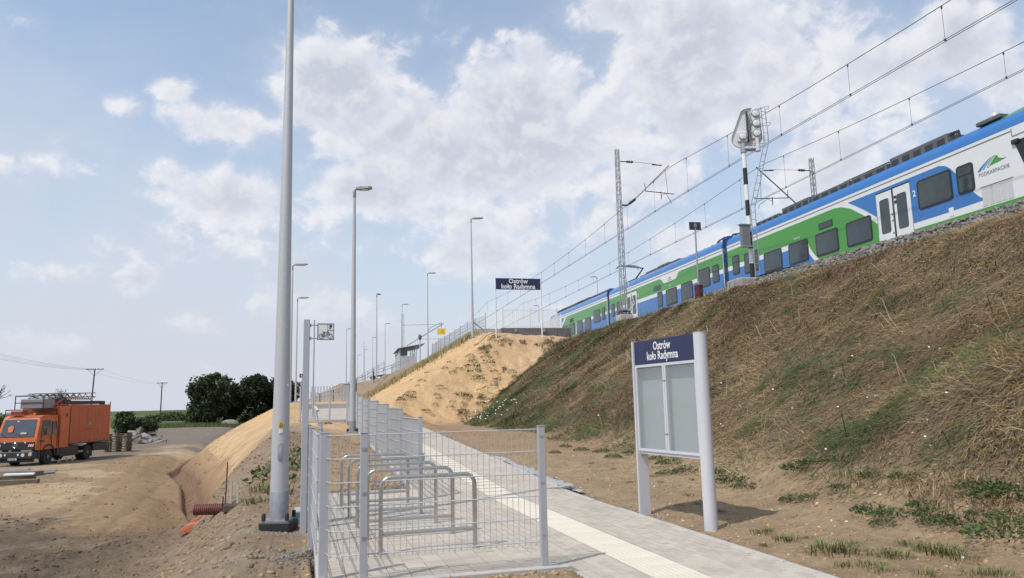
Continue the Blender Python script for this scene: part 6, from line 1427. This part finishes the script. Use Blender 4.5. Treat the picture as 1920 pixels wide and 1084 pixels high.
def tuft_mesh(seed, n, spread, h, cols, wd_=.004):
    r = np.random.default_rng(seed); a = r.random(n)*2*PI; q = r.random(n)*spread; b0 = np.c_[q*np.cos(a), q*np.sin(a), np.zeros(n)-.01]; a2 = a+r.normal(0, .7, n); ln = h*r.uniform(.5, 1.2, n); bend = r.uniform(.3, 1.4, n)
    mid = b0+np.c_[np.cos(a2)*ln*bend*.35, np.sin(a2)*ln*bend*.35, ln*.6]; tip = b0+np.c_[np.cos(a2)*ln*bend, np.sin(a2)*ln*bend, ln*(1-.45*bend)]; w = np.c_[-np.sin(a2), np.cos(a2), 0*a2]*wd_
    V = np.stack([b0-w, b0+w, mid+w*.8, mid-w*.8, tip], 1); i = np.arange(n)*5; Fc = np.concatenate([np.stack([i, i+1, i+2], 1), np.stack([i, i+2, i+3], 1), np.stack([i+3, i+2, i+4], 1)])
    cc = np.array(cols)[r.integers(len(cols), size=n)]*r.uniform(.7, 1.3, (n, 1)); o = nmesh('tuft', V.reshape(-1, 3), Fc, LEAF, np.repeat(cc, 5, 0)); me = o.data; bpy.data.objects.remove(o); return me
G1 = [(.07, .115, .035), (.055, .09, .03), (.09, .13, .045)]; G2 = [(.13, .155, .05), (.10, .14, .045), (.28, .22, .10)]
WM = [weed_mesh(k, 480, .32, .15, .048, G1) for k in range(4)]; WS = [weed_mesh(10+k, 90, .16, .12, .05, G1) for k in range(4)]
TM = [tuft_mesh(20+k, 75, .15, .12, G2, .003) for k in range(4)]; DRYM = [tuft_mesh(30+k, 70, .28, .22, [(.42, .30, .15), (.34, .22, .10), (.5, .4, .24)], .003) for k in range(3)]
def put(me, px=None, py=None, xyz=None, sc=1., nm='weed', lab='', cat='weed', grp=None):
    a = hit(px, py) if xyz is None else xyz; o = bpy.data.objects.new(nm, me); COL.objects.link(o); o.location = (a[0], a[1], hz(a[0], a[1])-.005); o.rotation_euler = (0, 0, rng.random()*6.28); o.scale = (sc, sc, sc*rng.uniform(.8, 1.1)); return tag(o, lab, cat, grp)
gl = 'green leafy weed clump at the bare foot of the grass embankment'
for px, py, sc in ((1375, 905, 1.9), (1345, 888, 1.3), (1400, 915, 1.4), (1500, 880, 1.6), (1530, 870, 1.5), (1570, 868, 1.3), (1490, 940, 1.2), (1520, 935, .9), (1580, 915, 1.0), (1260, 870, 1.8), (1290, 885, 1.6), (1250, 890, 1.2), (1232, 862, 1.1),
                   (1640, 965, 1.5), (1672, 968, 1.3), (1660, 985, .9), (1735, 955, 1.1), (1750, 975, 1.2), (1770, 985, 1.4), (1800, 985, 1.2), (1838, 968, .8), (1905, 975, 1.4), (1880, 935, 1.8), (1850, 920, 1.7), (1905, 925, 1.6), (1700, 900, 1.2), (1640, 895, 1.1), (1130, 848, 1.4), (1150, 858, 1.2), (1090, 845, 1.2), (1180, 850, 1.0), (1060, 838, 1.0), (1040, 850, .9)):
    put(WM[int(rng.integers(4))], px, py, sc=sc*.58, nm='leafy_weed', lab=gl, grp='weeds at the foot of the embankment')
put(WM[1], 1890, 1012, sc=1.2, nm='leafy_weed', lab='bright green leafy clump near the lower right picture corner', cat='weed')
gt = 'small tuft of green grass growing in the brown soil right of the path'
for px, py, sc in ((1560, 1038, 1.7), (1545, 1032, 1.3), (1578, 1035, 1.4), (1595, 1022, .9), (1425, 1003, .9), (1435, 996, .7), (1478, 1015, 1.0), (1465, 1012, .8), (1512, 1010, .6), (1660, 1045, 1.1), (1680, 1045, 1.2), (1755, 1035, 1.4), (1775, 1042, 1.3), (1800, 1047, 1.2), (1740, 1032, 1.1), (1700, 1022, .8), (1585, 1062, .8), (1630, 1062, .9), (1655, 1072, .9), (1435, 1025, .6), (1735, 1078, .8), (1830, 1078, .9), (1870, 1080, 1.0), (1290, 930, .6), (1240, 905, .6), (1310, 945, .7), (1275, 948, .6), (1110, 870, .6), (1150, 880, .6), (1225, 895, .7), (1180, 905, .5), (1350, 960, .6), (1300, 900, .6)):
    put(TM[int(rng.integers(4))], px, py, sc=sc, nm='grass_tuft', lab=gt, cat='grass tuft', grp='grass tufts in the soil right of the path')
for px, py, sc in ((1750, 932, 1.1), (1885, 950, 1.2), (1700, 915, .9), (1810, 915, 1.1), (1620, 900, .9)):
    put(DRYM[int(rng.integers(3))], px, py, sc=sc, nm='dry_tuft', lab='pale dry grass tuft standing up from the foot of the embankment', cat='dry grass', grp='dry tufts at the foot of the embankment')
# weeds on the sand slope
gs = 'small green weed growing on the sunlit sand slope below the name board'
base = [(885, 690, 1.7), (890, 700, 1.9), (915, 682, 1.5), (905, 655, 1.0), (860, 740, 1.2), (895, 712, 1.4), (870, 743, 1.5), (765, 748, 1.5), (752, 752, 1.1), (770, 738, 1.0), (800, 772, .9), (880, 670, 1.1), (912, 672, 1.2), (925, 698, 1.0), (845, 765, .8), (850, 700, .9), (835, 692, .8), (825, 725, .7), (925, 725, .9), (960, 700, 1.), (940, 640, .8), (985, 642, 1.), (790, 715, .8), (820, 742, .7), (862, 770, .6), (875, 745, 1.1), (910, 750, .8), (940, 735, .8)]
for k in range(34): base.append((rng.uniform(740, 990), rng.uniform(650, 780), rng.uniform(.35, .7)))
for px, py, sc in base:
    if py < 632+abs(px-930)*.34: continue
    put(WS[int(rng.integers(4))], px, py, sc=sc*1.9, nm='slope_weed', lab=gs, grp='weeds on the sand slope')
# tufted ridge of the sand slope (stuff)
n = 2600; s = 54.6+rng.normal(0, .9, n)+0*rng.random(n); L = rng.uniform(.5, 9.4, n); s = s+(9-L)*.12; X = s*TV[0]+L*NV[0]; Y = s*TV[1]+L*NV[1]; Z = H(X, Y); hgt = rng.uniform(.15, .55, n)
V = np.stack([np.c_[X-.03, Y, Z-.02], np.c_[X+.03, Y, Z-.02], np.c_[X+rng.normal(0, .12, n), Y+rng.normal(0, .05, n), Z+hgt]], 1); c = np.where(rng.random((n, 1)) < .35, np.array([[.16, .17, .06]]), np.array([[.42, .33, .17]]))*rng.uniform(.6, 1.2, (n, 1))
tag(nmesh('ridge_grass', V.reshape(-1, 3), np.arange(3*n).reshape(n, 3), LEAF, np.repeat(c, 3, 0), kind='stuff'), 'thin dry seedling grass along the ridge of the sand slope', 'grass')
# weeds on the bank beside the near lamp
for px, py, sc in ((505, 905, 1.4), (512, 925, 1.3), (500, 890, 1.0), (552, 870, 1.4), (556, 885, 1.3), (550, 850, 1.1), (490, 920, 1.0), (520, 880, 1.1), (475, 945, .8), (510, 940, .8)): put((TM+WS)[int(rng.integers(8))], px, py, sc=sc*2, nm='leafy_weed', lab='green weed on the bank edge behind the near lamp post', grp='weeds on the bank by the near lamp post')
put(WM[2], 615, 795, sc=.6, nm='leafy_weed', lab='single green weed on the soil below the ramp fence')
# daisies
n = 52; pts_ = []
for k in range(n):
    s, L = (rng.uniform(36, 46), rng.uniform(6.9, 8.6)) if k < 40 else (rng.uniform(8, 24), rng.uniform(7, 10.5)); x, y = rw(L, s); pts_.append((x, y, hz(x, y)+.10+.08*rng.random()))
C = np.array(pts_); V = []; 
for c_ in C:
    r_ = .010+.0006*math.hypot(c_[0], c_[1]); d = CAMP-c_; V.append([c_+np.array([r_*math.cos(a), r_*math.sin(a)*.6, r_*math.sin(a)*.6+.0]) for a in np.arange(0, 2*PI-.01, PI/3)])
V = np.array(V).reshape(-1, 3); me = bpy.data.meshes.new('daisies'); me.from_pydata(V.tolist(), [], [tuple(range(6*i, 6*i+6)) for i in range(len(C))]); me.materials.append(WHT); o = bpy.data.objects.new('daisies', me); COL.objects.link(o); tag(o, 'tiny white flowers scattered in the green grass of the embankment', 'flowers', kind='stuff')

# clods and stones on the bare soil (stuff)
SOILM = mat('clod_soil', (0, 0, 0), .95, var=.25, vs=30, attr=True, bump=.5, bs=60, spec=.1)
def clods(n, fx, fy, smin_, smax_, lab, shade=1.0, mask=None, tone=None):
    X, Y = fx(n), fy(n); ok = ~paved_mask(X, Y, .04)
    if mask is not None: ok &= mask(X, Y)
    X, Y = X[ok], Y[ok]; Z = H(X, Y); c = soil_colour(X, Y, Z)*shade*rng.uniform(.65, 1.25, (len(X), 1))
    if tone is not None: k = rng.random(len(X)) < .12; c[k] = np.array(tone)*rng.uniform(.7, 1.2, (k.sum(), 1))
    sz = smin_+(smax_-smin_)*rng.random(len(X))**3.5
    return tag(rocks('soil_clods', np.c_[X, Y, Z], sz, c, SOILM), lab, 'soil')
clods(12000, lambda n: rng.uniform(-11, -2.0, n), lambda n: 5.5+16*rng.random(n)**1.3, .008, .050, 'crumbly clods on the spoil bank left of the bicycle bay', mask=lambda x, y: (to_sL(x, y)[1] < -.2) & (rng.random(len(x)) < .35+.9*(fbm(x, y, .6, 3, 401) > 0)))
clods(5000, lambda n: rng.uniform(-7.5, -2.2, n), lambda n: rng.uniform(13.8, 26, n), .010, .034, 'clods on the mound behind the bicycle stands', mask=lambda x, y: to_uv(x, y)[1] < 1.9)
clods(11000, lambda n: rng.uniform(-1, 9, n), lambda n: 5.4+14*rng.random(n)**1.4, .006, .030, 'small crumbs of soil right of the path', mask=lambda x, y: to_uv(x, y)[1] > 4.62, tone=(.5, .46, .40))
clods(5000, lambda n: rng.uniform(-1.9, 1.2, n), lambda n: rng.uniform(5.6, 7.75, n), .006, .028, 'loose crumbs heaped against the bay kerb at the bottom of the picture', mask=lambda x, y: (to_uv(x, y)[1] < 2.5) & (to_uv(x, y)[0] < 7.12))
clods(9000, lambda n: rng.uniform(-26, -5, n), lambda n: 14+40*rng.random(n), .012, .075, 'clods and stones strewn over the works road and its edges', mask=lambda x, y: (to_sL(x, y)[1] < -5.5) & (rng.random(len(x)) < .15+1.2*(fbm(x, y, .35, 3, 405) > .12)), shade=.9)
n = 420; u_ = rng.uniform(8, 30, n); X, Y = [], []
for q in u_: a_, b_ = pw(4.66+rng.random()*.25, q); X.append(a_); Y.append(b_)
X = np.array(X); Y = np.array(Y); tag(rocks('pale_chippings', np.c_[X, Y, H(X, Y)+.01], rng.uniform(.006, .016, n), np.full((n, 3), .34)*rng.uniform(.7, 1.3, (n, 1)), STM), 'pale chippings along the right edge of the path', 'gravel')
n = 260; X = -1.95+rng.normal(0, .35, n); Y = 14.45+rng.normal(0, .18, n); tag(rocks('rubble_heap', np.c_[X, Y, H(X, Y)+.03], rng.uniform(.010, .03, n), np.full((n, 3), .24)*rng.uniform(.6, 1.3, (n, 1)), STM), 'little heap of grey rubble at the back edge of the bicycle bay', 'rubble')
n = 2600; u_ = rng.uniform(6, 26, n); v_ = 4.8+rng.power(1.6, n)*3.4; X = PN[0]*v_+PD[0]*u_; Y = PN[1]*v_+PD[1]*u_; ok = (fbm(X, Y, .9, 3, 420) > -.15); X, Y = X[ok], Y[ok]; n = len(X); Z = H(X, Y)+.012; a = rng.random(n)*6.28; ln = rng.uniform(.02, .10, n); w = .0025+.0003*np.hypot(X, Y)
V = np.stack([np.c_[X-np.sin(a)*w, Y+np.cos(a)*w, Z], np.c_[X+np.sin(a)*w, Y-np.cos(a)*w, Z], np.c_[X+np.cos(a)*ln, Y+np.sin(a)*ln, Z+.01+.03*rng.random(n)**3]], 1); c = np.array([[.34, .25, .14], [.13, .15, .055], [.22, .15, .09]])[rng.integers(3, size=n)]*rng.uniform(.6, 1.3, (n, 1))
tag(nmesh('dry_stems', V.reshape(-1, 3), np.arange(3*n).reshape(n, 3), LEAF, np.repeat(c, 3, 0), kind='stuff'), 'bits of dry stems and leaves lying on the bare soil right of the path', 'litter')
# rumpled geotextile strip showing along the path edge
V = []; Fq = []; us = np.arange(12.6, 19, .12)
for i, u in enumerate(us):
    for j in range(5):
        v = 4.62+.05*j+.05*math.sin(u*3+j)+.02*rng.normal(); x, y = pw(v, u); V.append((x, y, max(hz(x, y), 0)+.02+.035*rng.random()*(j > 0)))
for i in range(len(us)-1):
    for j in range(4): a = i*5+j; Fq.append((a, a+1, a+6, a+5))
o = nmesh('geotextile', np.array(V), np.array(Fq), mat('geotextile_grey', (.36, .35, .34), .7, var=.2, vs=8), smooth=True); tag(o, 'rumpled pale geotextile strip sticking out along the right edge of the path', 'geotextile')
for o in bpy.data.objects:
    if o.type == 'MESH' and len(o.data.materials) == 0: o.data.materials.append(KM)
# labels that place each small plant
def zone(o):
    d = np.array(o.location)-CAMP; z_ = d@_F; px = 960+FPX*(d@_R)/z_; py = 542-FPX*(d@_U)/z_; return px, py
def spot(px, py):
    z = [(1130, 'left of the information board'), (1235, 'behind the left leg of the information board'), (1345, 'behind the shadow of the information board'), (1480, 'just right of the information board'), (1620, 'midway between board and right edge'), (1770, 'towards the lower right corner')]
    for a, b in z:
        if px < a: return b
    return 'by the right picture edge'
def slope_spot(px, py):
    h_ = 'high' if py < 672 else ('halfway' if py < 725 else 'low'); w_ = 'left' if px < 830 else ('middle' if px < 910 else 'right'); return h_+' on the '+w_+' part of the sand slope'
for o in list(bpy.data.objects):
    g = o.get('group')
    if g in ('weeds at the foot of the embankment', 'grass tufts in the soil right of the path', 'dry tufts at the foot of the embankment', 'weeds on the sand slope', 'weeds on the bank by the near lamp post'):
        px, py = zone(o); s_ = o.scale[0]; sz = 'large' if s_ > (1.9 if 'slope' in g else 1.0) else ('small' if s_ < (1.0 if 'slope' in g else .68) else 'middling')
        if 'sand slope' in g: o['label'] = sz+' green weed '+slope_spot(px, py)
        elif g.startswith('weeds on the bank'): o['label'] = sz+' green weed '+('left' if px < 527 else 'right')+' of the near lamp post, '+('upper' if py < 900 else 'lower')+' on the bank'
        else: o['label'] = sz+(' green leafy weed ' if 'weeds' in g else (' pale dry grass tuft ' if 'dry' in g else ' green grass tuft '))+spot(px, py)+(', near the slope' if py < 960 else ', near the path')
    elif g == 'rubble pieces behind the truck':
        px, py = zone(o); o['label'] = ('larger' if o.dimensions.x > .9 else 'smaller')+' broken grey concrete piece in the '+('left' if px < 258 else 'right')+(' front' if py > 824 else ' back')+' of the rubble behind the truck'
    if o.parent is None and isinstance(o.get('label'), str) and len(o['label'].split()) > 16: o['label'] = ' '.join(o['label'].split()[:16]).rstrip(',')
